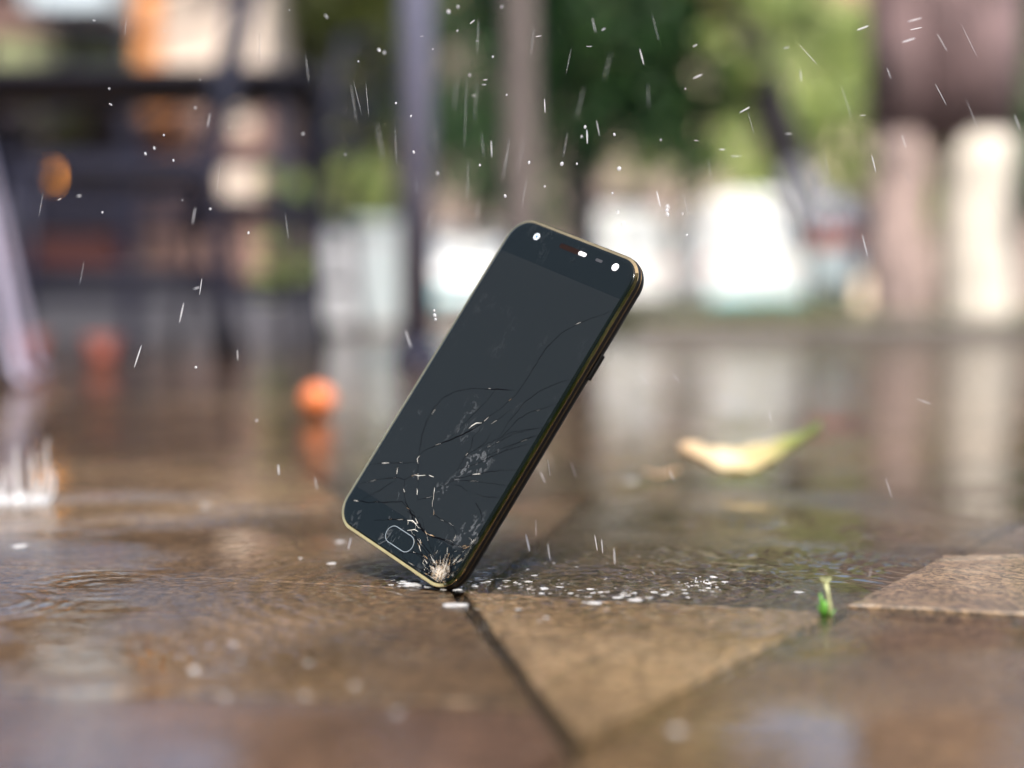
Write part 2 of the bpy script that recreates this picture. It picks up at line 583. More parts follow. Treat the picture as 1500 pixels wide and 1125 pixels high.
# a hollow film: the stones that stand proud of the water stay uncovered
verts = np.c_[X.ravel(), Y.ravel(), Z.ravel()]
idx = np.arange(nx*ny).reshape(ny, nx)
faces = np.c_[idx[:-1, :-1].ravel(), idx[:-1, 1:].ravel(), idx[1:, 1:].ravel(), idx[1:, :-1].ravel()].tolist()
vl = verts.tolist()
base = len(vl)
vl += [(-4.2,-2.2,0),(4.2,-2.2,0),(4.2,7.2,0),(-4.2,7.2,0),(XA,YA,0),(XB,YA,0),(XB,YB,0),(XA,YB,0)]
bt = idx[0, :].tolist(); tp = idx[-1, :].tolist(); lf_ = idx[:, 0].tolist(); rt = idx[:, -1].tolist()
faces += [[base, base+1] + bt[::-1], [base+2, base+3] + tp, [base+3, base] + lf_, [base+1, base+2] + rt[::-1]]
wm = bpy.data.meshes.new('water'); wm.from_pydata(vl, [], faces); wm.materials.append(M['water']); wm.materials.append(M['water_calm'])
wm.polygons.foreach_set('use_smooth', [True]*len(wm.polygons)); wm.polygons.foreach_set('material_index', [0]*(len(faces)-4) + [1]*4); wm.update()
water = link(bpy.data.objects.new('water', wm)); tag(water, kind='structure')


# ------------------------------------------------------------------ foliage and trees
def crown_mesh(name, blobs, n, leaf, m, seed):
    """many small leaf faces gathered in clumps inside ellipsoids (centre, radii)"""
    r = np.random.default_rng(seed)
    P = []
    tot = sum(b[1][0]*b[1][1]*b[1][2] for b in blobs)
    for c, rad in blobs:
        k = max(6, int(n * (rad[0]*rad[1]*rad[2]) / tot))
        nc = max(5, k // 55)
        d = r.normal(size=(nc, 3)); d /= np.linalg.norm(d, axis=1)[:, None]
        ctr = d * (r.uniform(.35, 1, (nc, 1)) ** .6) * np.array(rad) + np.array(c)
        w = r.integers(0, nc, k)
        P.append(ctr[w] + r.normal(size=(k, 3)) * min(rad) * .17)
    P = np.concatenate(P)
    k = len(P)
    a = r.normal(size=(k, 3)); a /= np.linalg.norm(a, axis=1)[:, None]
    b = np.cross(a, r.normal(size=(k, 3))); b /= np.linalg.norm(b, axis=1)[:, None]
    s = leaf * r.uniform(.6, 1.35, (k, 1))
    V = np.stack([P - a*s, P + b*s*.45, P + a*s, P - b*s*.45], 1).reshape(-1, 3)
    F = np.arange(4*k).reshape(k, 4)
    me = bpy.data.meshes.new(name)
    me.from_pydata(V.tolist(), [], F.tolist())
    me.materials.append(m)
    return me


def tree(name, base, trunk_pts, blobs, n, leaf, lm, tm, label, seed, cat='tree', group=None, trunk_name='trunk'):
    t = empty(name, base)
    tag(t, label, cat, group)
    mb = MB()
    for pts, rad in trunk_pts:
        mb.tube(pts, rad, 10)
    mb.build(trunk_name, tm, t, True)
    link(bpy.data.objects.new('crown', crown_mesh('crown', blobs, n, leaf, lm, seed)), t)
    return t

M['leaf_dark'] = leaf_mat('dark_green_leaves', (0.006, 0.018, 0.010), (0.022, 0.07, 0.026), (0.11, 0.25, 0.06))
M['leaf_olive'] = leaf_mat('olive_leaves', (0.03, 0.04, 0.012), (0.075, 0.10, 0.022), (0.16, 0.18, 0.035))
M['leaf_light'] = leaf_mat('light_green_leaves', (0.15, 0.2, 0.06), (0.36, 0.46, 0.14), (0.6, 0.62, 0.3))
M['grass'] = leaf_mat('grass_blades', (0.05, 0.07, 0.015), (0.13, 0.15, 0.03), (0.22, 0.22, 0.06))
M['bark'] = mat('grey_brown_bark', (0.09, 0.072, 0.068), 0.8, 0.3, 14, bump=0.8, bscale=30, stretch=(1, 1, .25))
M['bark_dark'] = mat('dark_bark', (0.045, 0.038, 0.042), 0.8, 0.3, 14, bump=0.8, bscale=30)
M['bark_plane'] = mat('mauve_brown_bark', (0.105, 0.068, 0.07), 0.75, 0.6, 3.5, bump=0.6, bscale=14)
M['lime'] = mat('whitewash', (0.46, 0.425, 0.37), 0.8, 0.4, 5, bump=0.4, bscale=18)
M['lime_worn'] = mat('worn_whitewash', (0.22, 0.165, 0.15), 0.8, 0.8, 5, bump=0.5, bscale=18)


def gx_at(px, D): return (px - CX) / FPX * D
def gz_at(py, D): return at(CX, py, D).z

# twin stemmed plane tree with whitewashed foot, on the right
D = 7.9
pt = empty('plane_tree', (gx_at(1375, D), D, 0))
tag(pt, 'broad mauve brown tree with two stems whitewashed up to waist height', 'tree')
w = D/FPX
def stem(cx, half, z0, z1, lean=0.0, n=7):
    pts, rad = [], []
    for i in range(n):
        f = i/(n-1); z = z0 + (z1-z0)*f
        pts.append((cx + lean*f + .012*math.sin(9*f), 0.02*math.sin(5*f), z)); rad.append(half*(1.1 - .1*f + .03*math.sin(7*f)))
    return pts, rad
zl = gz_at(195, D)
mb = MB(); mb.tube(*stem((1318-1375)*w, 48*w, zl, 4.4, -.04, 8), 16); mb.tube(*stem((1424-1375)*w, 54*w, zl-.02, 4.8, 0.02, 8), 16)
mb.tube([(-.02, .03, zl-.05), (-.02, .05, 1.9), (-.01, .05, 2.9), (0.02, .05, 3.6)], [.24, .29, .31, .28], 14)
mb.build('trunk', M['bark_plane'], pt, True)
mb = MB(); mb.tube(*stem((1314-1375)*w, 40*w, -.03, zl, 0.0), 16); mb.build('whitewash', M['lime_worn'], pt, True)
mb = MB(); mb.tube(*stem((1426-1375)*w, 50*w, -.03, zl, -0.01), 16); mb.build('whitewash', M['lime'], pt, True)
link(bpy.data.objects.new('crown', crown_mesh('crown', [((.1, .2, 6.2), (1.6, 1.6, 1.0)), ((.6, .3, 5.4), (1.0, 1.0, .7))], 5000, .09, M['leaf_olive'], 3)), pt)

# dark bushy evergreen behind the phone
D = 9.6
tree('evergreen_tree', (gx_at(850, D), D, 0),
     [([(0, 0, -.05), (.02, 0, 1.0), (.0, .03, 3.2), (.03, 0, 5)], [.12, .10, .08, .04])],
     [((.05, 0, 2.35), (.78, .7, 1.55)), ((.1, 0, 4.2), (.85, .8, 1.5)), ((-.5, .1, 3.0), (.5, .5, 1.0)), ((.55, -.1, 1.7), (.45, .5, .85)), ((.0, 0, 6), (.9, .8, 1.2))],
     26000, .055, M['leaf_dark'], M['bark_dark'], 'dense dark green evergreen tree behind the top of the phone', 5)
# slim trunk in front of it
D = 6.6
tree('young_tree', (gx_at(765, D), D, 0),
     [([(0.0, 0, -.03), (0.0, 0, .5), (-.01, 0, 1.2), (-.02, 0, 2.2), (-.04, 0, 3.4)], [.085, .078, .074, .07, .05])],
     [((0, 0, 3.7), (1.0, 1.0, .9)), ((-.5, .2, 3.4), (.7, .7, .6))], 6000, .06, M['leaf_dark'], M['bark'],
     'slim bare grey brown trunk rising straight above the phone', 6)
# olive tree between café and post
D = 12.5
tree('olive_tree', (gx_at(470, D), D, 0),
     [([(0, 0, -.05), (.04, 0, 1.1), (0, .03, 2.6)], [.11, .09, .06]), ([(.02, 0, 1.0), (.4, 0, 2.0)], [.06, .04])],
     [((-.05, 0, 3.1), (.75, .8, .95)), ((.45, .1, 2.4), (.55, .6, .7)), ((0, 0, 4.7), (.95, .9, 1.1)), ((.25, 0, 1.55), (.4, .45, .35))],
     15000, .055, M['leaf_olive'], M['bark_dark'], 'yellow green tree between the café wall and the grey lamp post', 8)
# light green trees in the distance on the right
for i, (px, D, h, sc, lab) in enumerate([
        (1236, 16.0, 3.0, 1.25, 'pale green sunlit tree just left of the mauve brown stems'),
        (1130, 24.3, 4.4, 1.35, 'yellow green tree rising behind the white van with teal bumper'),
        (1010, 22.5, 4.6, 1.7, 'tall pale tree showing beyond the evergreen crown'),
        (690, 21.0, 4.2, 1.9, 'tall leafy tree behind the grey lamp post'),
        (330, 24.0, 4.0, 1.8, 'big tree rising behind the café roof'),
        (1480, 18.0, 3.6, 1.7, 'leafy tree behind the whitewashed stems at the edge')]):
    lm = M['leaf_light'] if i in (0, 1, 2) else M['leaf_dark']
    tree('street_tree', (gx_at(px, D), D, 0),
         [([(0, 0, -.05), (.03, 0, h*.4), (0, .02, h*.85)], [.14, .11, .07])],
         [((0, 0, h*.8), (sc*.8, sc*.8, sc*.8)), ((.5*sc, 0, h*.58), (sc*.55, sc*.6, sc*.5)), ((-.5*sc, .1, h*.68), (sc*.6, sc*.6, sc*.55)), ((0, 0, h*1.2), (sc*.8, sc*.8, sc*.6))],
         (9000 if i > 2 else 4000), .085, lm, M['bark_dark'], lab, 20+i, group='trees along the street')

# leaning trunk
D = 9.4
tree('leaning_tree', (gx_at(1196, D), D, 0),
     [([(0.0, 0, -.05), (-.01, 0, .35), (-.05, 0, .7), (-.17, 0, 1.05), (-.30, .02, 1.42), (-.46, .03, 1.9), (-.62, .1, 2.6)], [.06, .075, .105, .135, .145, .12, .09])],
     [((-.9, .3, 3.9), (1.0, .9, .8)), ((-.45, -.1, 1.95), (.5, .3, .42)), ((-.6, -.1, 2.7), (.6, .4, .6))], 9000, .06, M['leaf_light'], M['bark_dark'], 'dark leaning tree trunk between the white vans and the whitewashed stems', 31)

# planting bed with kerb and grass on the right
M['kerb'] = mat('wet_dark_kerbstone', (0.07, 0.06, 0.055), 0.4, 0.3, 8, coat=0.5, bump=0.4, bscale=60)
M['soil'] = mat('wet_soil', (0.035, 0.026, 0.018), 0.9, 0.3, 20, bump=.6, bscale=50)
bed = MB().box((0.62, 7.52, -.04), (6.5, 9.9, 0.055)).build('planting_bed', M['soil']); tag(bed, kind='structure')
for i in range(6):
    x0 = .62 + i*.98
    MB().box((x0, 7.36, -.05), (x0+.97, 7.518, .075)).build('kerbstone', M['kerb'], bed, bevel=.012)
k = 16000
P = np.c_[rng.uniform(.65, 6.4, k), rng.uniform(7.55, 9.8, k), np.full(k, .055)]
hgt = rng.uniform(.05, .15, (k, 1)) * np.clip(.75 + .5*np.sin(P[:, :1]*3.1)*np.cos(P[:, :1]*1.3+1), .35, 1.3)
an = rng.uniform(0, 2*np.pi, k); wv = np.c_[np.cos(an), np.sin(an), np.zeros(k)] * .006
tip = P + np.c_[rng.normal(0, .03, (k, 2)), hgt[:, 0]]
V = np.stack([P-wv, P+wv, tip], 1).reshape(-1, 3)
gm = bpy.data.meshes.new('grass'); gm.from_pydata(V.tolist(), [], np.arange(3*k).reshape(k, 3).tolist()); gm.materials.append(M['grass'])
gr = link(bpy.data.objects.new('grass', gm)); tag(gr, 'short yellow green grass in the kerbed planting bed', 'grass', kind='stuff')

k = 60000  # unseen foliage added behind the camera to darken reflections on the phone
P = np.c_[rng.uniform(-15, 12, k), rng.uniform(-7.5, -5, k), rng.uniform(0, 7.0, k)]
P[:, 2] *= (.82 + .18*np.sin(P[:, 0]*1.7)) * np.where(P[:, 0] < -2, 2.3, .85)
a = rng.normal(size=(k, 3)); a /= np.linalg.norm(a, axis=1)[:, None]
b = np.cross(a, rng.normal(size=(k, 3))); b /= np.linalg.norm(b, axis=1)[:, None]
sz = rng.uniform(.08, .2, (k, 1))
V = np.stack([P-a*sz, P+b*sz*.6, P+a*sz, P-b*sz*.6], 1).reshape(-1, 3)
hm = bpy.data.meshes.new('unseen_hedge'); hm.from_pydata(V.tolist(), [], np.arange(4*k).reshape(k, 4).tolist()); hm.materials.append(M['leaf_dark'])
hg = link(bpy.data.objects.new('unseen_hedge', hm)); tag(hg, 'tall dark wall of leaves added unseen behind the camera to darken phone reflections', 'unseen_hedge', kind='stuff')

# ------------------------------------------------------------------ buildings
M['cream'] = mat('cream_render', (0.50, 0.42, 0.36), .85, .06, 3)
M['peach'] = mat('shaded_peach_render', (0.2, 0.12, 0.10), .85, .15, 3)
M['orange'] = mat('orange_render', (0.5, 0.2, 0.06), .8, .1, 4)
M['timber'] = mat('shade_darkened_timber', (0.018, 0.011, 0.016), .6, .35, 6, stretch=(6, 1, .6))  # terrace shade is put into this very dark timber colour
M['brickred'] = mat('dark_red_tile', (0.15, 0.045, 0.035), .6, .3, 10)
M['plinth'] = mat('blue_grey_render', (0.06, 0.06, 0.075), .7, .2, 5)
M['glass_green'] = mat('greenish_window_glass', (0.22, 0.24, 0.13), .08, .35, 2.0)
M['dark_glass'] = mat('dark_window_glass', (0.025, 0.022, 0.03), .05, .2, 2)
M['frame'] = mat('brown_window_frame', (0.07, 0.05, 0.05), .5, .2, 8)
M['roof'] = mat('brown_roof_tiles', (0.17, 0.08, 0.055), .7, .3, 8)
M['awning'] = mat('pale_blue_awning_cloth', (0.42, 0.5, 0.56), .8, .08, 3)

D = 11.0
cafe = empty('cafe_building', (gx_at(0, D), D, 0))
tag(cafe, 'cream café building with orange pilaster and dark timber front beyond the chairs', 'building')
fx = lambda px: (px - 0)/FPX*D
fz = lambda py: gz_at(py, D)
def fbox(name, m, p0, p1, y0, y1, z0=None, z1=None, d0=0.0, d1=.1, parent=cafe, bevel=0):
    return MB().box((fx(p0), d0, fz(y1) if z0 is None else z0), (fx(p1), d1, fz(y0) if z1 is None else z1)).build(name, m, parent, bevel=bevel)
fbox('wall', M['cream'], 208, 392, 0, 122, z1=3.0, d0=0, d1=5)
fbox('lower_wall', M['peach'], 208, 392, 124, 405, d0=.02, d1=5)  # cream wall carried on, its shade put into a darker peach
fbox('pilaster', M['orange'], 209, 242, 0, 132, z1=3.0, d0=-.09, d1=-.003)
fbox('timber_front', M['timber'], -900, 206, 137, 345, d0=.02, d1=4.9)
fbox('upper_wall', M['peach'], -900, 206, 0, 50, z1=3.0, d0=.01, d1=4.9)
fbox('tile_band', M['brickred'], -900, 172, 347, 398, d0=-.03, d1=.2)
fbox('plinth', M['plinth'], -900, 392, 406, 500, z0=-.05, d0=-.02, d1=4.9)
for i in range(9):
    w_ = fbox('window', M['frame'], -880+i*124, -880+i*124+112, 52, 135, d0=.05, d1=.14)
    for j in range(3):
        MB().box((fx(-880+i*124+5+j*35.5), .035, fz(128)), (fx(-880+i*124+5+j*35.5+31), .046, fz(60))).build('pane', M['glass_green'], w_)
# arched pale panel on the timber front
pts = [(fx(50+80*k/12), fz(165 - 28*math.sin(math.pi*k/12))) for k in range(13)]
mb = MB(); n = len(pts)
outl = pts + [(fx(130), fz(205)), (fx(50), fz(205))]
mb.add([(x, -.03, z) for x, z in outl] + [(x, .01, z) for x, z in outl], [tuple(range(len(outl)-1, -1, -1))] + [(i, (i+1) % len(outl), len(outl)+(i+1) % len(outl), len(outl)+i) for i in range(len(outl))])
mb.build('arched_panel', M['glass_green'], cafe)
for (a, b, c, d, m_) in ((305, 372, 142, 196, 'cream'), (310, 378, 248, 300, 'cream'), (222, 268, 150, 225, 'orange')):
    fbox('bright_wall_patch', M[m_], a, b, c, d, d0=-.012, d1=.018)  # wall glimpsed between the chairs, put on in brighter colour
for i in range(5):
    fbox('plank', M['timber'], -700+i*180, -700+i*180+9, 138, 344, d0=-.03, d1=.018)
fbox('awning', M['awning'], 92, 204, -60, 44, d0=-.75, d1=-.01)
mb = MB(); mb.add([(fx(-900), -.4, 3.0), (fx(400), -.4, 3.0), (fx(400), 5.4, 3.0), (fx(-900), 5.4, 3.0), (fx(-900), 2.5, 3.6), (fx(400), 2.5, 3.6)],
                  [(0, 1, 5, 4), (2, 3, 4, 5), (0, 4, 3), (1, 2, 5), (0, 3, 2, 1)]).build('roof', M['roof'], cafe)

MB().box((fx(-900), -1.25, 1.70), (fx(300), -.1, 1.75)).build('canopy', M['timber'], cafe)
for i in range(8):
    MB().box((fx(-880+i*160), -1.2, 1.64), (fx(-880+i*160+9), -.11, 1.698)).build('canopy_beam', M['timber'], cafe)

# lit lamp on the café front
lm_, nt, out = nodes('warm_lamp_glow')
em = nt.nodes.new('ShaderNodeEmission'); em.inputs[0].default_value = (1.0, .36, .05, 1); em.inputs[1].default_value = 3.4
nt.links.new(em.outputs[0], out.inputs[0])
lp = at(62, 255, 8.6)
lamp = empty('hanging_lamp', (lp.x, lp.y, lp.z)); tag(lamp, 'small round lamp glowing orange in front of the dark timber café front', 'lamp')
MB().ball((0, 0, 0), .075, seg=16, rings=10).build('bulb', lm_, lamp, True)
MB().tube([(0, 0, .05), (0, 0, 2.2)], .008, 6).build('cord', M['frame'], lamp)
MB().lathe([(.03, .07), (.05, .055), (.03, .11)], 12).build('lamp_cap', M['frame'], lamp, True)

# street: far pale houses
M['house_a'] = mat('pale_peach_render', (0.74, 0.60, 0.45), .85, .06, 2)
M['house_b'] = mat('pale_cream_render', (0.68, 0.63, 0.52), .85, .06, 2)
M['house_c'] = mat('brown_render', (0.26, 0.2, 0.17), .85, .1, 2)
for i, (x0, x1, h, m_, lab) in enumerate([(-14, -5.2, 5.6, 'house_c', 'brown rendered house far behind the café'),
                                          (-5, 3.2, 5.7, 'house_c', 'brown rendered house behind the lamp post and the evergreen'),
                                          (3.4, 7.4, 5.6, 'house_a', 'pale peach house beyond the sunlit trees'),
                                          (7.6, 15.5, 5.7, 'house_c', 'brown house behind the whitewashed tree')]):
    hs = empty('street_house', ((x0+x1)/2, 27, 0)); tag(hs, lab, 'house', 'houses along the far side of the street')
    hw = (x1-x0)/2
    MB().box((-hw, 0, -.05), (hw, 7, h)).build('wall', M[m_], hs)
    MB().add([(-hw-.3, -.4, h), (hw+.3, -.4, h), (hw+.3, 7.4, h), (-hw-.3, 7.4, h), (-hw-.3, 3.5, h+2.2), (hw+.3, 3.5, h+2.2)],
             [(0, 1, 5, 4), (2, 3, 4, 5), (0, 4, 3), (1, 2, 5), (0, 3, 2, 1)]).build('roof', M['roof'], hs)
    nw = int((x1-x0)/1.7)
    for fl in range(2):
        for j in range(nw):
            xx = -hw + (j+.5)*(2*hw/nw)
            wf = MB().box((xx-.5, -.06, .9+fl*2.8), (xx+.5, -.002, 2.4+fl*2.8)).build('window', M['frame'], hs)
            MB().box((xx-.43, -.075, .98+fl*2.8), (xx+.43, -.063, 2.32+fl*2.8)).build('pane', M['dark_glass'], wf)

# ------------------------------------------------------------------ parked vehicles
M['white_paint'] = mat('white_car_paint', (0.62, 0.63, 0.63), .25, .04, 2, coat=.6)
M['teal_paint'] = mat('teal_car_paint', (0.10, 0.36, 0.42), .3, .08, 2, coat=.5)
M['blue_glass'] = mat('bluish_windscreen', (0.10, 0.16, 0.26), .05, .2, 2)
M['rear_glass'] = mat('grey_blue_rear_glass', (0.30, 0.34, 0.38), .06, .2, 2)  # sky reflection is put into this pale base colour
M['tyre'] = mat('black_tyre', (0.02, .02, .02), .8, .2, 20)
M['chrome'] = mat('grey_rim_metal', (0.5, .5, .5), .3, .1, 20, metallic=.8)
M['lens'] = mat('headlight_lens', (0.75, .78, .8), .08, .06, 20)
M['red_lens'] = mat('red_lamp_lens', (0.4, .02, .02), .2, .1, 20)
M['plastic'] = mat('black_plastic_trim', (0.03, .03, .033), .5, .2, 20)


def loft(sections):
    """sections: list of (y, half width bottom, half width top, z bottom, z top); rounded tops"""
    mb = MB(); vs = []
    for (y, wb, wt, z0, z1) in sections:
        ringp = [(-wb*.94, z0), (-wb, z0+.12*(z1-z0)), (-wb, z0+.45*(z1-z0)), (-(wb+wt)/2, z0+.72*(z1-z0)), (-wt, z0+.93*(z1-z0)), (-wt*.85, z1), (0, z1+.02)]
        ringp += [(-x, z) for x, z in ringp[-2::-1]]
        vs += [(x, y, z) for x, z in ringp]
    n = 13
    fs = []
    for i in range(len(sections)-1):
        for k in range(n):
            fs.append((i*n+k, i*n+(k+1) % n, (i+1)*n+(k+1) % n, (i+1)*n+k))
    fs.append(tuple(range(n-1, -1, -1))); m = (len(sections)-1)*n; fs.append(tuple(range(m, m+n)))
    return mb.add(vs, fs)


def vehicle(name, px, D, rz, label, H, W, L, low=None, van=True):
    v = empty(name, (gx_at(px, D), D + L/2, -.02), rz); tag(v, label, 'van' if van else 'car', 'white vehicles parked along the street')
    y = L/2
    w2 = W/2
    if van:
        sec = [(-y, w2*.86, w2*.78, .32, .78), (-y+.12, w2*.97, w2*.84, .22, 1.02), (-y+.62, w2, w2*.86, .2, 1.12), (-y+1.25, w2, w2*.84, .2, H-.04), (-y+2.0, w2, w2*.86, .2, H), (y-.2, w2, w2*.86, .2, H), (y, w2*.96, w2*.82, .26, H-.1)]
        ws = ((-y+.66, 1.14), (-y+1.22, H-.1))
    else:
        sec = [(-y, w2*.84, w2*.7, .3, .62), (-y+.15, w2*.97, w2*.84, .2, .78), (-y+1.05, w2, w2*.86, .18, .96), (-y+1.75, w2, w2*.72, .18, H), (y-1.1, w2, w2*.72, .18, H), (y-.35, w2, w2*.8, .2, 1.02), (y, w2*.9, w2*.75, .3, .85)]
        ws = ((-y+1.09, .98), (-y+1.7, H-.07))
    loft(sec).build('body', M['white_paint'], v, bevel=.03)
    (ya, za), (yb, zb) = ws
    wt = w2*.78 if van else w2*.70
    MB().add([(-wt, ya-.03, za), (wt, ya-.03, za), (wt*.92, yb-.03, zb), (-wt*.92, yb-.03, zb), (-wt, ya+.05, za), (wt, ya+.05, za), (wt*.92, yb+.05, zb), (-wt*.92, yb+.05, zb)],
             [(0, 1, 2, 3), (7, 6, 5, 4), (0, 4, 5, 1), (1, 5, 6, 2), (2, 6, 7, 3), (3, 7, 4, 0)]).build('windscreen', M['blue_glass'], v)
    for s in (-1, 1):
        MB().box((min(s*w2*.97, s*w2*1.005), -y+1.5, H*.6), (max(s*w2*.97, s*w2*1.005), -y+2.4, H*.84)).build('side_window', M['dark_glass'], v)
        MB().ball((s*w2*.66, -y+.05, .66), .15, (1.1, .5, .55), 12, 8).build('headlight', M['lens'], v, True)
        MB().ball((s*w2*.9, y-.03, .85), .1, (.6, .5, 1.2), 10, 6).build('tail_light', M['red_lens'], v, True)
        MB().box((s*w2*1.13-.09, -y+1.22, .98), (s*w2*1.13+.09, -y+1.32, 1.2)).build('mirror', M['plastic'], v, bevel=.03)
        for yy in (-y+.75, y-.75):
            wh = empty('wheel', (s*(w2-.09), yy, .31)); wh.parent = v
            t = MB()
            t.lathe([(.2, -.09), (.29, -.1), (.31, -.06), (.31, .06), (.29, .1), (.2, .09)], 22)
            to = t.build('tyre', M['tyre'], wh, True); to.rotation_euler = (0, math.pi/2, 0)
            ro = MB().lathe([(.05, -.1), (.19, -.095), (.195, 0), (.19, .095), (.05, .1)], 18).build('rim', M['chrome'], wh, True); ro.rotation_euler = (0, math.pi/2, 0)
    MB().box((-w2*.92, -y-.06, .25), (w2*.92, -y+.1, .46)).build('bumper', M[low] if low else M['plastic'], v, bevel=.04)
    MB().box((-w2*.92, y-.1, .24), (w2*.92, y+.06, .44)).build('bumper', M[low] if low else M['plastic'], v, bevel=.04)
    if van:
        for sx in (-1, 1):
            MB().box((min(sx*.09, sx*w2*.74), y-.15, H*.6), (max(sx*.09, sx*w2*.74), y+.006, H*.80)).build('rear_window', M['rear_glass'], v, bevel=.02)
    MB().box((-.006, y+.004, .5), (.006, y+.012, H-.16)).build('door_seam', M['plastic'], v)
    MB().box((-.42, -y-.012, .52), (.42, -y+.1, .62)).build('grille', M['plastic'], v, bevel=.02)
    MB().box((-.26, -y-.075, .31), (.26, -y-.058, .41)).build('number_plate', M['lens'], v)
    return v

vehicle('parked_van', 1092, 20.5, math.radians(187), 'white van with teal rear bumper right of the phone', 1.86, 1.7, 4.4, 'teal_paint')
vehicle('parked_van', 915, 22.5, math.radians(176), 'white van partly hidden behind the top corner of the phone', 1.8, 1.7, 4.4)
D = 8.8
fr = empty('chest_freezer', (gx_at(533, D), D, 0), math.radians(-8)); tag(fr, 'white chest freezer with pale mint lid standing left of the grey lamp post', 'freezer')
M['freezer_white'] = mat('white_enamel', (0.86, 0.86, 0.84), .3, .04, 3)
M['mint'] = mat('pale_mint_plastic', (0.76, 0.86, 0.82), .35, .05, 6)
MB().box((-.25, 0, .03), (.25, .42, .60)).build('cabinet', M['freezer_white'], fr, bevel=.03)
MB().box((-.256, -.012, .612), (.256, .43, .69)).build('lid', M['mint'], fr, bevel=.02)
MB().box((.03, -.006, .07), (.2, -.001, .55)).build('front_panel', M['mint'], fr)
for sx in (-.2, .2):
    for sy in (.06, .36): MB().lathe([(.025, -.01), (.03, .028)], 10, (sx, sy, 0)).build('foot', M['plastic'], fr)
MB().box((-.06, -.03, .63), (.06, -.013, .65)).build('handle', M['chrome'], fr)
vehicle('parked_car', 680, 19.5, math.radians(0), 'white car with bluish windscreen left of the phone', 1.42, 1.66, 3.8, 'teal_paint', False)

# ------------------------------------------------------------------ street furniture
M['post'] = mat('lavender_grey_painted_steel', (0.13, 0.135, 0.205), .3, .12, 6, coat=.5)
M['steel'] = mat('dark_navy_painted_steel', (0.006, 0.0066, 0.019), .6, .25, 14, Specular_IOR_Level=.25)
M['lilac'] = mat('pale_lilac_painted_metal', (0.30, 0.275, 0.37), .35, .1, 14, coat=.4)
D = 3.1
post = empty('lamp_post', (gx_at(611, D), D, 0)); tag(post, 'lavender grey round lamp post standing on the wet paving left of the phone', 'lamp post')
MB().lathe([(.037, .03), (.036, 1.0), (.034, 2.4), (.032, 3.4)], 24).build('pole', M['post'], post, True)
MB().lathe([(.058, -.03), (.058, .02), (.044, .035), (.04, .05)], 24).build('base_collar', M['steel'], post, True)
MB().lathe([(.04, 3.4), (.13, 3.45), (.16, 3.62), (.1, 3.72), (.02, 3.76)], 24).build('lantern', M['lens'], post, True)


def chair(px, D, rz, label):
    c = empty('cafe_chair', (gx_at(px, D), D, 0), rz); tag(c, label, 'chair', 'dark metal chairs of the café terrace')
    W, Dp, H = .2, .2, .41
    r = .0155
    for sx in (-1, 1):
        MB().tube([(sx*W, -Dp-.02, 0), (sx*W, -Dp, .2), (sx*W*.98, -Dp+.01, H)], r, 10).build('leg', M['steel'], c, True)
        MB().tube([(sx*W, Dp+.05, 0), (sx*W, Dp+.02, .2), (sx*W*.98, Dp, H), (sx*W*.97, Dp+.03, .55), (sx*W*.95, Dp+.11, .92)], r, 10).build('leg', M['steel'], c, True)
        MB().tube([(sx*W*.98, -Dp, .2), (sx*W*.98, Dp+.02, .2)], r*.7, 8).build('stretcher', M['steel'], c, True)
    for k, z in enumerate((.60, .72)):
        MB().box((-W*.94, Dp+.035+k*.03, z), (W*.94, Dp+.055+k*.03, z+.05)).build('back_slat', M['steel'], c, bevel=.005)
    MB().tube([(-W*.95, Dp+.11, .92), (-W*.5, Dp+.13, .94), (W*.5, Dp+.13, .94), (W*.95, Dp+.11, .92)], r*1.1, 10).build('top_rail', M['steel'], c, True)
    for k in range(6):
        y0 = -Dp + k*.068
        MB().box((-W*1.02, y0, H+.002), (W*1.02, y0+.054, H+.022)).build('seat_slat', M['steel'], c, bevel=.004)
    MB().tube([(-W, -Dp, H-.02), (W, -Dp, H-.02)], r, 8).build('seat_rail', M['steel'], c, True)
    MB().tube([(-W, Dp, H-.02), (W, Dp, H-.02)], r, 8).build('seat_rail', M['steel'], c, True)
    return c

chair(175, 3.35, math.radians(-72), 'dark metal chair with raked back, nearest the grey lamp post')
chair(395, 4.5, math.radians(-100), 'dark metal chair set farther back between the table and the lamp post')
chair(-170, 3.15, math.radians(172), 'dark metal chair with its curved top rail turned to the table')
chair(-140, 3.9, math.radians(80), 'dark metal chair on the far left side of the café table')
D = 4.1
tb = empty('cafe_table', (gx_at(190, D), D, 0)); tag(tb, 'dark metal café table with a thin top among the chairs', 'table')
MB().box((-.56, -.32, .735), (.56, .32, .76)).build('table_top', M['steel'], tb, bevel=.006)
for sx in (-1, 1):
    for sy in (-1, 1):
        MB().tube([(sx*.5, sy*.28, 0), (sx*.48, sy*.26, .735)], .017, 10).build('leg', M['steel'], tb, True)
MB().tube([(-.5, 0, .16), (.5, 0, .16)], .012, 8).build('stretcher', M['steel'], tb, True)

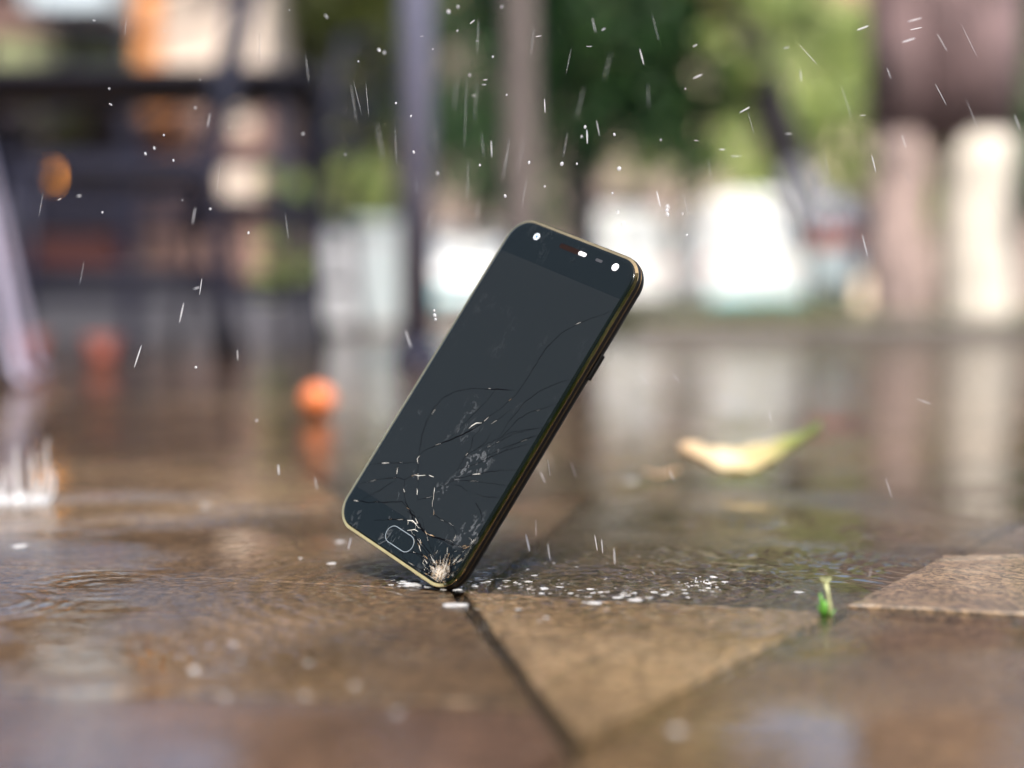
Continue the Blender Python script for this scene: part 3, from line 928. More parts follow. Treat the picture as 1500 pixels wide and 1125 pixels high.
# dark railing of the terrace
D = 5.3
rl = empty('terrace_railing', (gx_at(200, D), D, 0)); tag(rl, 'dark navy metal railing closing the terrace behind the chairs and table', 'railing')
rx_ = lambda px: (px-200)/FPX*D
for px in (-330, -70, 192, 468):
    MB().box((rx_(px)-.022, -.022, -.02), (rx_(px)+.022, .022, gz_at(128, D) + .03)).build('post', M['steel'], rl, bevel=.003)
for py, hh in ((128, .016), (238, .026), (300, .03), (338, .014)):
    MB().box((rx_(-330), -.012, gz_at(py, D)-hh), (rx_(480), .012, gz_at(py, D)+hh)).build('rail', M['steel'], rl, bevel=.003)
for i in range(26):
    px = -318 + i*31
    if px in (192,) or px > 285: continue
    MB().box((rx_(px)-.005, -.008, gz_at(300, D)), (rx_(px)+.005, .008, gz_at(238, D))).build('baluster', M['steel'], rl)
MB().tube([(rx_(px), 0, gz_at(py, D)) for px, py in ((-330, -40), (-100, -8), (0, 16), (110, 42), (220, 56), (300, 36), (345, -10))], .013, 8).build('hand_rail', M['steel'], rl, True)
MB().tube([(rx_(192), 0, gz_at(126, D)), (rx_(192), 0, gz_at(54, D))], .012, 8).build('upright', M['steel'], rl, True)
MB().tube([(rx_(-70), 0, gz_at(126, D)), (rx_(-70), 0, gz_at(2, D))], .012, 8).build('upright', M['steel'], rl, True)
MB().tube([(rx_(192), 0, gz_at(232, D)), (rx_(300), 0, gz_at(132, D))], .010, 8).build('brace', M['steel'], rl, True)
for px0, px1 in ((-70, 192), (192, 468)):
    MB().tube([(rx_(px0), 0, gz_at(230, D)), (rx_(px1), 0, gz_at(132, D))], .010, 8).build('brace', M['steel'], rl, True)

# pale lilac stool: one curved leg reaches into the frame at the left
lf = ground(24, 566)
stl = empty('stool', (lf.x - .17, lf.y + .1, 0)); tag(stl, 'pale lilac metal stool whose splayed leg stands behind the splash', 'stool')
def sleg(a):
    ca, sa = math.cos(a), math.sin(a)
    return MB().tube([(.225*ca, .225*sa, .014), (.206*ca, .206*sa, .012), (.198*ca, .198*sa, .026), (.174*ca, .174*sa, .12), (.135*ca, .135*sa, .27), (.03*ca, .03*sa, .68)], [.006, .0078, .008, .0075, .0075, .0075], 12)
for k in range(4):
    sleg(math.radians(-31 + 90*k)).build('leg', M['lilac'], stl, True)
MB().lathe([(.10, .67), (.11, .68), (.11, .70), (.09, .71)], 28).build('seat', M['lilac'], stl, True)
MB().lathe([(.088, .44), (.094, .445), (.088, .45)], 28).build('foot_ring', M['lilac'], stl, True)

# small pots and planter of the terrace
M['terracotta'] = mat('wet_red_terracotta', (0.26, 0.055, 0.03), .5, .2, 30, coat=.4)
for px, py, s, lab in ((44, 531, .036, 'small red pot on the paving beside the lilac stool leg'), (149, 535, .034, 'small red pot under the dark café chairs')):
    p = ground(px, py)
    q = empty('flower_pot', (p.x, p.y, 0)); tag(q, lab, 'pot', 'red pots on the terrace')
    MB().lathe([(s*.7, 0), (s*.95, s*1.5), (s*.8, s*1.45), (s*.75, s*1.2)], 20).build('pot', M['terracotta'], q, True)
    MB().lathe([(s*.95, s*1.35), (s*1.08, s*1.4), (s*1.08, s*1.7), (s*.9, s*1.7)], 20).build('rim', M['terracotta'], q, True)
D = 6.4
pl = empty('planter', (gx_at(412, D), D, 0)); tag(pl, 'grey box planter with a light green plant behind the chairs', 'planter')
MB().box((-.13, -.13, -.02), (.13, .13, .16)).build('box', M['plinth'], pl, bevel=.01)
link(bpy.data.objects.new('plant', crown_mesh('plant', [((0, 0, .30), (.10, .10, .14)), ((.01, 0, .62), (.12, .11, .12))], 1500, .03, M['leaf_light'], 77)), pl)

D = 11.0
tree('shrub', (gx_at(532, D), D, 0), [([(0, 0, -.03), (.02, 0, .5), (0, 0, 1.0)], [.03, .025, .015])], [((0, 0, 1.05), (.27, .25, .24)), ((.1, 0, .7), (.16, .16, .14))], 2200, .035, M['leaf_light'], M['bark_dark'], 'pale green shrub rising behind the white chest freezer', 91, cat='shrub', trunk_name='stem')

# litter bin by the kerb
M['bin_teal'] = mat('pale_teal_enamel', (0.74, 0.85, 0.83), .35, .06, 10)
M['bin_red'] = mat('faded_red_enamel', (0.7, 0.2, 0.13), .4, .1, 10)
M['bin_grey'] = mat('grey_lilac_enamel', (0.42, 0.4, 0.44), .35, .1, 10)
D = 8.6
bn = empty('litter_bin', (gx_at(1222, D), D, .05)); tag(bn, 'pale teal litter bin with red band and domed grey lid near the white stems', 'litter bin')
zb = lambda py: gz_at(py, D) - .05
MB().lathe([(.03, 0), (.03, zb(440))], 12).build('stand', M['bin_grey'], bn, True)
MB().lathe([(.10, zb(440)), (.13, zb(432)), (.135, zb(366)), (.12, zb(365))], 24).build('drum', M['bin_teal'], bn, True)
MB().lathe([(.137, zb(365)), (.14, zb(362)), (.14, zb(338)), (.137, zb(336))], 24).build('band', M['bin_red'], bn, True)
MB().lathe([(.145, zb(335)), (.145, zb(325)), (.1, zb(302)), (.05, zb(294)), (.01, zb(292))], 24).build('lid', M['bin_grey'], bn, True)

# ------------------------------------------------------------------ the phone
HWX, HLY = 0.0360, 0.0728
def rrect(inset, r, n=10):
    hx, hy = HWX-inset, HLY-inset
    r = max(r-inset, .0015)
    P = []
    for cx, cy, a0 in ((hx-r, hy-r, 0), (-hx+r, hy-r, 90), (-hx+r, -hy+r, 180), (hx-r, -hy+r, 270)):
        for k in range(n+1):
            a = math.radians(a0 + 90*k/n); P.append((cx+r*math.cos(a), cy+r*math.sin(a)))
    return P
RC = 0.0108
def rloft(levels, cap0=False, cap1=False):
    mb = MB(); vs = []
    for ins, z in levels: vs += [(x, y, z) for x, y in rrect(ins, RC)]
    n = len(rrect(0, RC)); fs = []
    for i in range(len(levels)-1):
        for k in range(n): fs.append((i*n+k, i*n+(k+1) % n, (i+1)*n+(k+1) % n, (i+1)*n+k))
    if cap0: fs.append(tuple(range(n-1, -1, -1)))
    if cap1: m = (len(levels)-1)*n; fs.append(tuple(range(m, m+n)))
    return mb.add(vs, fs)

M['case'] = mat('black_satin_case', (0.003, .003, .003), .45, .3, 300, IOR=1.2)
M['gold'] = mat('dark_gold_line', (0.075, .048, .024), .4, .15, 200, metallic=1.0)
M['trim'] = mat('bronze_black_trim', (0.66, .44, .2), .06, .12, 200, metallic=1.0)
M['ring'] = mat('pale_gold_ring', (0.75, .64, .48), .25, .1, 200, metallic=1.0)
M['earmesh'] = mat('earpiece_mesh', (0.01, .004, .003), .8, .4, 2500, Specular_IOR_Level=0.1)
M['lensring'] = mat('sensor_ring', (0.62, .68, .76), .3, .1, 500)
M['lenscore'] = mat('camera_lens', (0.10, .2, .36), .1, .2, 500)
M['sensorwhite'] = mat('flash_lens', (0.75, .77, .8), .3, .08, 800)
M['crackdark'] = mat('crack_gap', (0.003, .003, .004), 1.0, .3, 900, Specular_IOR_Level=0.0)
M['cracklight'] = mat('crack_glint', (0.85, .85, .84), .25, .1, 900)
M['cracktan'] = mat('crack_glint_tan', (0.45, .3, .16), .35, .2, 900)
M['splinter'] = mat('crushed_glass_and_glints', (0.55, .53, .49), .3, .45, 2500)


def screen_mat(name, col, smear):
    m, nt, out = nodes(name)
    p = nt.nodes.new('ShaderNodeBsdfPrincipled')
    p.inputs['IOR'].default_value = 1.28
    tc = nt.nodes.new('ShaderNodeTexCoord')
    # drying rain marks: small whitish rings and runs in patches
    vor = nt.nodes.new('ShaderNodeTexNoise'); vor.inputs['Scale'].default_value = 330; vor.inputs['Detail'].default_value = 3
    vor.inputs['Distortion'].default_value = 1.6
    mp = nt.nodes.new('ShaderNodeMapping'); mp.inputs['Rotation'].default_value = (0, 0, .55); mp.inputs['Scale'].default_value = (1, .55, 1)
    nt.links.new(tc.outputs['Object'], mp.inputs[0]); nt.links.new(mp.outputs[0], vor.inputs['Vector'])
    r1 = ramp(nt, vor.outputs['Fac'], [(0.55, (0, 0, 0)), (0.6, (1, 1, 1)), (0.66, (.25, .25, .25))])
    pat = nt.nodes.new('ShaderNodeTexNoise'); pat.inputs['Scale'].default_value = 75; pat.inputs['Detail'].default_value = 2
    nt.links.new(mp.outputs[0], pat.inputs['Vector'])
    r2 = ramp(nt, pat.outputs['Fac'], [(0.56, (0, 0, 0)), (0.66, (1, 1, 1))])
    k = nt.nodes.new('ShaderNodeMath'); k.operation = 'MULTIPLY'
    nt.links.new(r1.outputs[0], k.inputs[0]); nt.links.new(r2.outputs[0], k.inputs[1])
    # more marks on the lower half of the screen
    sx = nt.nodes.new('ShaderNodeSeparateXYZ'); nt.links.new(tc.outputs['Object'], sx.inputs[0])
    mr = nt.nodes.new('ShaderNodeMapRange'); mr.inputs[1].default_value = 0.005; mr.inputs[2].default_value = -0.03; mr.inputs[3].default_value = 0.12; mr.inputs[4].default_value = 1
    nt.links.new(sx.outputs[1], mr.inputs[0])
    k2 = nt.nodes.new('ShaderNodeMath'); k2.operation = 'MULTIPLY'; nt.links.new(k.outputs[0], k2.inputs[0]); nt.links.new(mr.outputs[0], k2.inputs[1])
    k3 = nt.nodes.new('ShaderNodeMath'); k3.operation = 'MULTIPLY'; k3.inputs[1].default_value = smear; nt.links.new(k2.outputs[0], k3.inputs[0])
    mx = nt.nodes.new('ShaderNodeMix'); mx.data_type = 'RGBA'
    nt.links.new(k3.outputs[0], mx.inputs[0]); mx.inputs[6].default_value = lin(col); mx.inputs[7].default_value = (0.5, .52, .56, 1)
    nt.links.new(mx.outputs[2], p.inputs['Base Color'])
    rr = nt.nodes.new('ShaderNodeMapRange'); rr.inputs[3].default_value = .07; rr.inputs[4].default_value = .4
    nt.links.new(k3.outputs[0], rr.inputs[0]); nt.links.new(rr.outputs[0], p.inputs['Roughness'])
    nt.links.new(p.outputs[0], out.inputs[0])
    return m
M['glass'] = screen_mat('black_front_glass', (0.004, .0062, .006), .1)
M['display'] = screen_mat('dark_display', (0.0085, .0105, .0102), .16)

phone = bpy.data.objects.new('smartphone', None); phone.empty_display_size = .02
link(phone)
corner_local = Vector((0.0315, -0.0690, -0.0079))
phone.matrix_world = Matrix.Translation(PHONE_LOC) @ PHONE_ROT.to_4x4()
tag(phone, 'black smartphone with cracked screen balancing on one corner in the rain', 'smartphone')
rloft([(.0085, -.0079), (.0045, -.00785), (.0022, -.0074), (.0009, -.0064), (.0002, -.0050), (0, -.0040), (0, -.00275)], cap0=True).build('back_cover', M['case'], phone, True)
rloft([(0.0, -.00275), (-.00012, -.0027), (-.00012, -.0025), (0, -.00245)]).build('gold_line', M['gold'], phone, True)
rloft([(.0002, -.00052), (.00026, -.00042), (.0014, -.00016), (.0016, -.0008)]).build('lip', M['trim'], phone)
rloft([(0, -.00245), (.00005, -.0016), (.00006, -.0010), (.0001, -.00058), (.0006, -.0006)]).build('frame', M['case'], phone, True)
rloft([(.0015, -.0012), (.00155, -.0001), (.0017, .00012), (.0022, .00026), (.0030, .00030)], cap1=True).build('front_glass', M['glass'], phone, True)
ZG = .00030
def flat(pts, z0, z1):
    n = len(pts)
    return MB().add([(x, y, z0) for x, y in pts] + [(x, y, z1) for x, y in pts],
                    [tuple(range(n, 2*n))] + [(i, (i+1) % n, n+(i+1) % n, n+i) for i in range(n)])
flat([(-.0333, -.0567), (.0333, -.0567), (.0333, .0558), (-.0333, .0558)], ZG-.0001, ZG+.00002).build('display', M['display'], phone)

def stadium(cx, cy, L, r, n=10):
    P = []
    for s, a0 in ((1, -90), (-1, 90)):
        for k in range(n+1):
            a = math.radians(a0+180*k/n); P.append((cx+s*(L/2-r)+r*math.cos(a), cy+r*math.sin(a)))
    return P
def ring_band(Po, Pi, z0, z1, name, m, parent):
    n = len(Po)
    mb = MB().add([(x, y, z0) for x, y in Po]+[(x, y, z1) for x, y in Po]+[(x, y, z1) for x, y in Pi]+[(x, y, z0) for x, y in Pi],
                  [(j*n+i, j*n+(i+1) % n, (j+1)*n+(i+1) % n, (j+1)*n+i) for j in range(3) for i in range(n)])
    return mb.build(name, m, parent)
hb = flat(stadium(.0012, -.0648, .0150, .0031), ZG-.0001, ZG+.00005).build('home_button', M['glass'], phone)
ring_band(stadium(.0012, -.0648, .0158, .0035), stadium(.0012, -.0648, .0152, .0032), ZG-.0001, ZG+.00016, 'button_ring', M['ring'], hb)
# earpiece; the white highlight on its right end is a painted strip
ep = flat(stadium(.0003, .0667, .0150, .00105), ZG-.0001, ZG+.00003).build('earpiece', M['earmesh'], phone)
flat([(x, y) for x, y in stadium(.0055, .0667, .0042, .00085)], ZG, ZG+.00010).build('earpiece_highlight', M['sensorwhite'], ep)
fc = flat(stadium(-.0203, .0664, .00301, .0015, 12), ZG-.0001, ZG+.00005).build('front_camera', M['lensring'], phone)
flat(stadium(-.0203, .0664, .00141, .0007, 12), ZG, ZG+.00009).build('camera_lens', M['lenscore'], fc)
flat(stadium(.0232, .0667, .00321, .0016, 12), ZG-.0001, ZG+.00005).build('flash', M['sensorwhite'], phone)
flat(stadium(.0145, .0667, .0036, .0006), ZG-.0001, ZG+.00003).build('proximity_sensor', M['plastic'], phone)
MB().box((HWX-.0006, .0235, -.0060), (HWX+.0007, .0345, -.0039)).build('power_button', M['case'], phone, bevel=.0004)

# cracks, measured on the glass plane
Hm = np.c_[np.array(PHONE_R)[:, 0], np.array(PHONE_R)[:, 1], np.array(PHONE_T)]
Kc = np.array([[FPX, 0, CX], [0, FPX, CY], [0, 0, 1]])
Hinv = np.linalg.inv(Kc @ Hm)
def on_glass(px, py):
    v = Hinv @ np.array([px, py, 1.0]); return Vector((v[0]/v[2], v[1]/v[2]))
Z1 = lambda x, y: (480 + x/3.125, 300 + y/3.125)
Z2 = lambda x, y: (480 + x/3.75, 600 + y/3.75)
def clampg(p):
    return Vector((min(max(p.x, -.0336), .0336), min(max(p.y, -.0702), .0702)))
def ribbon(pts, w0, z, jit=.00022, taper=True):
    fine = []
    for a, b in zip(pts[:-1], pts[1:]):
        n = max(1, int((b-a).length/.0012))
        for k in range(n):
            d = (b-a).normalized(); nn = Vector((-d.y, d.x))
            fine.append(a + (b-a)*(k/n) + (nn*random.uniform(-jit, jit) if k else Vector((0, 0))))
    fine.append(pts[-1])
    vs, fs = [], []
    N = len(fine)
    for i, p in enumerate(fine):
        t = fine[min(i+1, N-1)] - fine[max(i-1, 0)]
        if t.length < 1e-9: t = Vector((1, 0))
        t.normalize(); nn = Vector((-t.y, t.x))
        f = i/max(N-1, 1)
        w = w0*random.uniform(.55, 1.3)*((.35+.65*math.sin(math.pi*min(max(f, .06), .94))) if taper else 1)
        vs += [(*(p+nn*w/2), z-.00003), (*(p-nn*w/2), z-.00003), (p.x, p.y, z+.00002)]
    for i in range(N-1):
        a, b = 3*i, 3*(i+1)
        fs += [(a, a+2, b+2, b), (a+2, a+1, b+1, b+2)]
    return vs, fs, fine

cracks1 = [  # faint long ones seen through the upper part, (width in mm)
    (.16, [(1310,485),(1240,510),(1150,545),(1070,590),(1000,660),(950,740),(900,820),(855,880),(800,930),(740,970)]),
    (.14, [(430,1110),(430,1060),(450,1000),(480,940),(530,885),(590,855),(660,842),(740,845),(800,848),(855,850)]),
    (.12, [(770,850),(720,910),(660,970),(610,1020),(560,1070)]),
    (.16, [(1130,800),(1050,820),(980,850),(910,900),(860,960),(820,1010),(780,1080)]),
    (.15, [(1080,920),(1000,930),(930,950),(870,985),(830,1030),(790,1070),(690,1115)]),
    (.14, [(1000,1025),(930,1030),(850,1050),(790,1085),(720,1120)]),
    (.18, [(480,1110),(540,1085),(600,1060),(660,1030),(710,1000),(740,970)]),
    (.12, [(980,1060),(900,1075),(820,1120)]),
    (.30, [(738,843),(760,847),(790,846),(830,849)])]
cracks2 = [
    (.13, [(590,0),(545,70),(520,150),(505,240),(500,300),(500,400),(495,490)]),
    (.24, [(500,295),(495,270),(520,235),(570,210),(640,180),(690,165),(760,130),(800,110),(850,75),(900,30)]),
    (.16, [(225,300),(310,295),(400,295),(490,290)]),
    (.15, [(160,410),(280,385),(380,375),(430,385),(480,360),(540,360),(590,370)]),
    (.14, [(190,500),(240,470),(300,440),(350,405),(380,385)]),
    (.24, [(135,495),(160,500),(210,510),(330,510),(410,505),(440,540),(480,570)]),
    (.12, [(390,290),(385,340),(380,375)]),
    (.26, [(425,390),(420,440),(430,510),(450,550),(470,600),(500,650),(560,690),(630,715),(680,740),(740,755),(800,745),(850,740)]),
    (.14, [(490,500),(530,490),(580,480)]),
    (.18, [(260,610),(340,605),(400,605),(450,610),(500,640)]),
    (.12, [(590,430),(580,500),(585,580),(640,610),(690,640),(710,690),(690,740)]),
    (.16, [(700,350),(760,260),(830,210),(870,180),(900,130)]),
    (.18, [(720,330),(820,300),(900,260),(1000,220),(1100,190)]),
    (.15, [(640,400),(760,370),(900,340),(1050,330)]),
    (.16, [(700,415),(740,425),(770,450)]),
    (.13, [(820,465),(860,480),(980,500)]),
    (.24, [(815,515),(840,555),(850,600),(855,630)]),
    (.12, [(600,440),(700,390),(800,395),(1000,420)]),
    (.18, [(500,710),(540,760),(570,800),(590,860)]),
    (.2, [(390,790),(470,785),(530,800),(580,860)]),
    (.16, [(680,790),(730,775),(830,765)]),
    (.14, [(1185,155),(1080,170),(960,215),(870,260)]),
    (.13, [(900,80),(960,40),(1010,0)]),
    (.14, [(740,280),(790,210),(800,150),(840,110)]),
    (.12, [(1200,110),(1100,110),(1000,130),(940,170)]),
    (.4, [(440,560),(480,585),(500,625),(540,680),(590,700),(640,720)]),
    (.35, [(560,690),(600,705),(650,715)]),
    (.2, [(620,900),(560,860),(520,800),(500,730),(480,690)]),
    (.2, [(640,900),(690,850),(740,820),(800,790)])]
# a finer web spreading from the struck corner
rw = random.Random(5)
corner = (622, 925)
for k in range(34):
    ang = math.radians(rw.uniform(28, 168)); ln = rw.choice([60, 90, 130, 190, 260, 340])*rw.uniform(.7, 1.15)
    x, y = corner; x += math.cos(ang)*rw.uniform(10, 60); y -= math.sin(ang)*rw.uniform(10, 60)
    pts = [(x, y)]
    n = max(3, int(ln/38)); bend = rw.uniform(-.13, .13)
    for j in range(n):
        ang += bend + rw.uniform(-.22, .22); x += math.cos(ang)*ln/n; y -= math.sin(ang)*ln/n
        pts.append((x, y))
        if rw.random() < .28:
            a2 = ang + rw.choice([-1, 1])*rw.uniform(.6, 1.3); l2 = rw.uniform(18, 60)
            cracks2.append((rw.uniform(.05, .09), [(x, y), (x+math.cos(a2)*l2*.5, y-math.sin(a2)*l2*.5), (x+math.cos(a2+.25)*l2, y-math.sin(a2+.25)*l2)]))
    cracks2.append((rw.uniform(.06, .13), pts))
glints = []  # pale strips painting the light caught along crack edges
ZC = ZG + .00005
for src, Zf in ((cracks1, Z1), (cracks2, Z2)):
    for wmm, pts in src:
        P = [clampg(on_glass(*Zf(*q))) for q in pts]
        vs, fs, fine = ribbon(P, wmm*.001*1.7, ZC)
        MB().add(vs, fs).build('crack', M['crackdark'], phone)
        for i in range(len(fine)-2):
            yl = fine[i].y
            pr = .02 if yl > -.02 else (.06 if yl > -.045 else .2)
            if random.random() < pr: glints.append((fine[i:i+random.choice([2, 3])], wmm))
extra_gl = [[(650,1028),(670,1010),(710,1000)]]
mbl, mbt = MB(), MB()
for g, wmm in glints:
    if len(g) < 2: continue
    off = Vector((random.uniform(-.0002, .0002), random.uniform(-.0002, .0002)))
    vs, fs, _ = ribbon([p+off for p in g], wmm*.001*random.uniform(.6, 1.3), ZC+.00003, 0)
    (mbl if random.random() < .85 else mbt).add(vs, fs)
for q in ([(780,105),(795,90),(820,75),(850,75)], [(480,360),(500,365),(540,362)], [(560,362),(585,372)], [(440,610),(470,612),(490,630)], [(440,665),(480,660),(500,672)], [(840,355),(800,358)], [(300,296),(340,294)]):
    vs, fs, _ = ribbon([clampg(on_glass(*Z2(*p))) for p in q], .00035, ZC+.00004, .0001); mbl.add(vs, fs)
# crushed corner: many short splinters fanning out from the point of impact
imp = on_glass(*Z2(622, 925))
for k in range(520):
    a = random.gauss(math.radians(90), math.radians(60))
    d = Matrix.Rotation(math.radians(38), 2) @ Vector((math.cos(a), math.sin(a)))
    r0 = abs(random.gauss(0, .0030)); ln = random.uniform(.0002, .0011)*(1 + (random.random() < .07)*1.8)
    q = Vector((random.gauss(-.0004, .0012), random.gauss(.0002, .0009)))
    p0 = clampg(imp + d*r0 + q); p1 = clampg(imp + d*(r0+ln) + q + Vector((random.gauss(0, .0003), random.gauss(0, .0003))))
    if (p1-p0).length < .0002: continue
    vs, fs, _ = ribbon([p0, p1], random.uniform(.00006, .00026), ZC + random.uniform(.00002, .00022), .0001)
    (mbl if random.random() < .66 else mbt).add(vs, fs)
s1 = mbl.build('splinters_and_glints', M['splinter'], phone); s1['kind'] = 'stuff'  # crushed splinters together with the painted crack glints
s2 = mbt.build('splinters_and_glints', M['cracktan'], phone); s2['kind'] = 'stuff'
mbd = MB()
for k in range(110):
    a = random.uniform(0, math.pi); d = Matrix.Rotation(math.radians(38), 2) @ Vector((math.cos(a), math.sin(a)))
    r0 = random.uniform(.001, .004); p0 = clampg(imp+d*r0); p1 = clampg(imp + d*(r0+random.uniform(.002, .006)))
    if (p1-p0).length < .0004: continue
    vs, fs, _ = ribbon([p0, p1], random.uniform(.0001, .0003), ZC, .0002); mbd.add(vs, fs)
s3 = mbd.build('splinters_and_glints', M['crackdark'], phone); s3['kind'] = 'stuff'

# ------------------------------------------------------------------ small things on the ground
# orange ball
M['orange_peel'] = mat('orange_skin', (0.52, 0.13, 0.03), .55, .08, 60, bump=.2, bscale=700, coat=.3)
p = ground(466, 612)
ob = empty('ball', (p.x, p.y, .0)); tag(ob, 'small bright orange ball on the wet paving left of the phone', 'ball')
MB().ball((0, 0, .0175), .0182, (1, 1, .97), 20, 14).build('skin', M['orange_peel'], ob, True)
MB().ball((.003, -.004, .0352), .003, (1, 1, .4), 8, 5).build('navel', M['bark'], ob, True)

# curled yellow leaf
lm, nt, out = nodes('yellowing_leaf')
p_ = nt.nodes.new('ShaderNodeBsdfPrincipled'); p_.inputs['Roughness'].default_value = .4
tc = nt.nodes.new('ShaderNodeTexCoord'); sx = nt.nodes.new('ShaderNodeSeparateXYZ'); nt.links.new(tc.outputs['Object'], sx.inputs[0])
nn_ = noise(nt, 120, 4); ad = nt.nodes.new('ShaderNodeMath'); ad.operation = 'MULTIPLY_ADD'; ad.inputs[1].default_value = .02
nt.links.new(nn_.outputs['Fac'], ad.inputs[0]); nt.links.new(sx.outputs[0], ad.inputs[2])
mr = nt.nodes.new('ShaderNodeMapRange'); mr.inputs[1].default_value = -.035; mr.inputs[2].default_value = .055; nt.links.new(ad.outputs[0], mr.inputs[0])
rr = ramp(nt, mr.outputs[0], [(0, (.58, .4, .24)), (.3, (.62, .51, .34)), (.62, (.55, .46, .24)), (.8, (.34, .37, .13)), (1, (.2, .28, .08))])
nt.links.new(rr.outputs[0], p_.inputs['Base Color'])
tl = nt.nodes.new('ShaderNodeBsdfTranslucent'); nt.links.new(rr.outputs[0], tl.inputs[0])
mx = nt.nodes.new('ShaderNodeMixShader'); mx.inputs[0].default_value = .35
nt.links.new(p_.outputs[0], mx.inputs[1]); nt.links.new(tl.outputs[0], mx.inputs[2]); nt.links.new(mx.outputs[0], out.inputs[0])
p = ground(1090, 706)
leaf = empty('fallen_leaf', (p.x, p.y, 0)); tag(leaf, 'curled yellow fallen leaf with raised green tip on the wet paving', 'leaf')
vs, fs = [], []
NU, NV = 22, 9
for i in range(NU+1):
    u = i/NU; x = -.040 + .084*u
    half = .022*math.sin(math.pi*min(1, u*1.02+.02))**.75 * (1 - .35*u) + .0005
    lift = .013*math.exp(-((u-0)/.2)**2) + .028*max(0, (u-.45)/.55)**1.5
    for j in range(NV+1):
        v = j/NV*2-1
        yy = v*half*(.8 if u < .6 else .8-.35*(u-.6)/.4)
        zz = .0015 + lift + .009*(abs(v)**1.6)*(.55+.45*math.sin(math.pi*u)) + .0008*math.sin(30*u+4*v)
        vs.append((x, yy, zz))
for i in range(NU):
    for j in range(NV):
        a = i*(NV+1)+j; fs.append((a, a+NV+1, a+NV+2, a+1))
bl = MB().add(vs, fs).build('blade', lm, leaf, True)
bl.rotation_euler = (math.radians(20), 0, 0); bl.location.z = .005
sm = bl.modifiers.new('thickness', 'SOLIDIFY'); sm.thickness = .0006
MB().tube([(-.040, 0, .0075), (-.052, .002, .004), (-.061, .004, .006)], [.0012, .001, .0008], 8).build('stalk', lm, leaf, True)

# tiny sprout in the joint on the right
M['sprout'] = mat('fresh_green_blade', (0.13, 0.36, 0.05), .4, .2, 200, transl=.35)
M['sprout_pale'] = mat('pale_green_stalk', (0.46, 0.48, 0.25), .4, .15, 200, transl=.3)
p = ground(1210, 900)
sp = empty('grass_sprout', (p.x, p.y, -.001)); tag(sp, 'tiny green grass sprout growing from the paving joint on the right', 'grass sprout')
MB().tube([(.001, 0, 0), (.0014, 0, .004), (.0006, 0, .008), (.0, .001, .0115)], [.0008, .0007, .0006, .0008], 8).build('stalk', M['sprout_pale'], sp, True)
for dx, h, lean in ((-.0012, .0085, -.0022), (-.0004, .006, .0008), (-.002, .0045, -.003), (.002, .003, .0028)):
    MB().tube([(dx*.4, 0, 0), (dx, -.0004, h*.5), (dx+lean*.5, -.0003, h)], [.0009, .0010, .0002], 6, .35).build('blade', M['sprout'], sp, True)
for s in (-1, 1):
    MB().tube([(0, .001, .0112), (s*.0009, .001, .0128), (s*.0019, .001, .0133)], [.0007, .0006, .0003], 6).build('seed_husk', M['sprout_pale'], sp, True)

# ------------------------------------------------------------------ splash crown on the left
p = ground(34, 738)
spl = empty('splash', (p.x, p.y, 0)); tag(spl, 'crown shaped splash of a heavy raindrop below the lilac stool leg', 'splash')
S = p.y/FPX                                               # metres per pixel there
mb = MB()
vs, fs = [], []
NS = 48
for k in range(NS):
    a = 2*math.pi*k/NS
    hh = 7 + 3*math.sin(3*a+1) + 3*math.sin(7*a) + random.uniform(-3, 3)
    for j in range(5):
        f = j/4
        r = (28 + 12*f**1.6)*S
        vs.append((r*math.cos(a), r*math.sin(a), hh*S*f - .0008))
for k in range(NS):
    for j in range(4):
        fs.append((k*5+j, ((k+1) % NS)*5+j, ((k+1) % NS)*5+j+1, k*5+j+1))
wl = MB().add(vs, fs).build('crown_wall', M['splash'], spl, True)
so = wl.modifiers.new('thickness', 'SOLIDIFY'); so.thickness = .0009
for k in range(20):
    a = 2*math.pi*k/20 + random.uniform(-.14, .14)
    L = random.choice([26, 34, 44, 58, 80])*random.uniform(.8, 1.2)
    wob = random.uniform(-.12, .12)
    pts = []
    for j in range(8):
        f = j/7; r = (29 + (12+L*.16)*math.sin(f*math.pi*.5)**.8 - 3*f*f)*S
        pts.append((r*math.cos(a+wob*f), r*math.sin(a+wob*f), (L*f**1.5)*S - .0006))
    jt = MB().tube(pts, [2.2*S, 2.3*S, 2.4*S, 2.2*S, 2.0*S, 1.7*S, 1.4*S, 1.0*S], 7)
    e = pts[-1]
    jt.ball((e[0]*1.01, e[1]*1.01, e[2] + 2*S), random.uniform(1.8, 2.8)*S, (1, 1, 1.2), 8, 6)
    if L > 40: jt.ball((e[0]*1.06, e[1]*1.06, e[2] + random.uniform(6, 14)*S), random.uniform(.8, 1.4)*S, (1, 1, 1.3), 8, 6)
    jt.build('jet', M['foam'], spl, True)
mb = MB()
for k in range(4):
    a = random.uniform(0, 2*math.pi); r = random.uniform(24, 46)*S
    mb.ball((r*math.cos(a), r*math.sin(a), random.uniform(-1, 5)*S), random.uniform(1.4, 3.2)*S, (1.4, 1.2, .5), 8, 5, .15)
fb = mb.build('foam', M['foam'], spl, True); fb['kind'] = 'stuff'

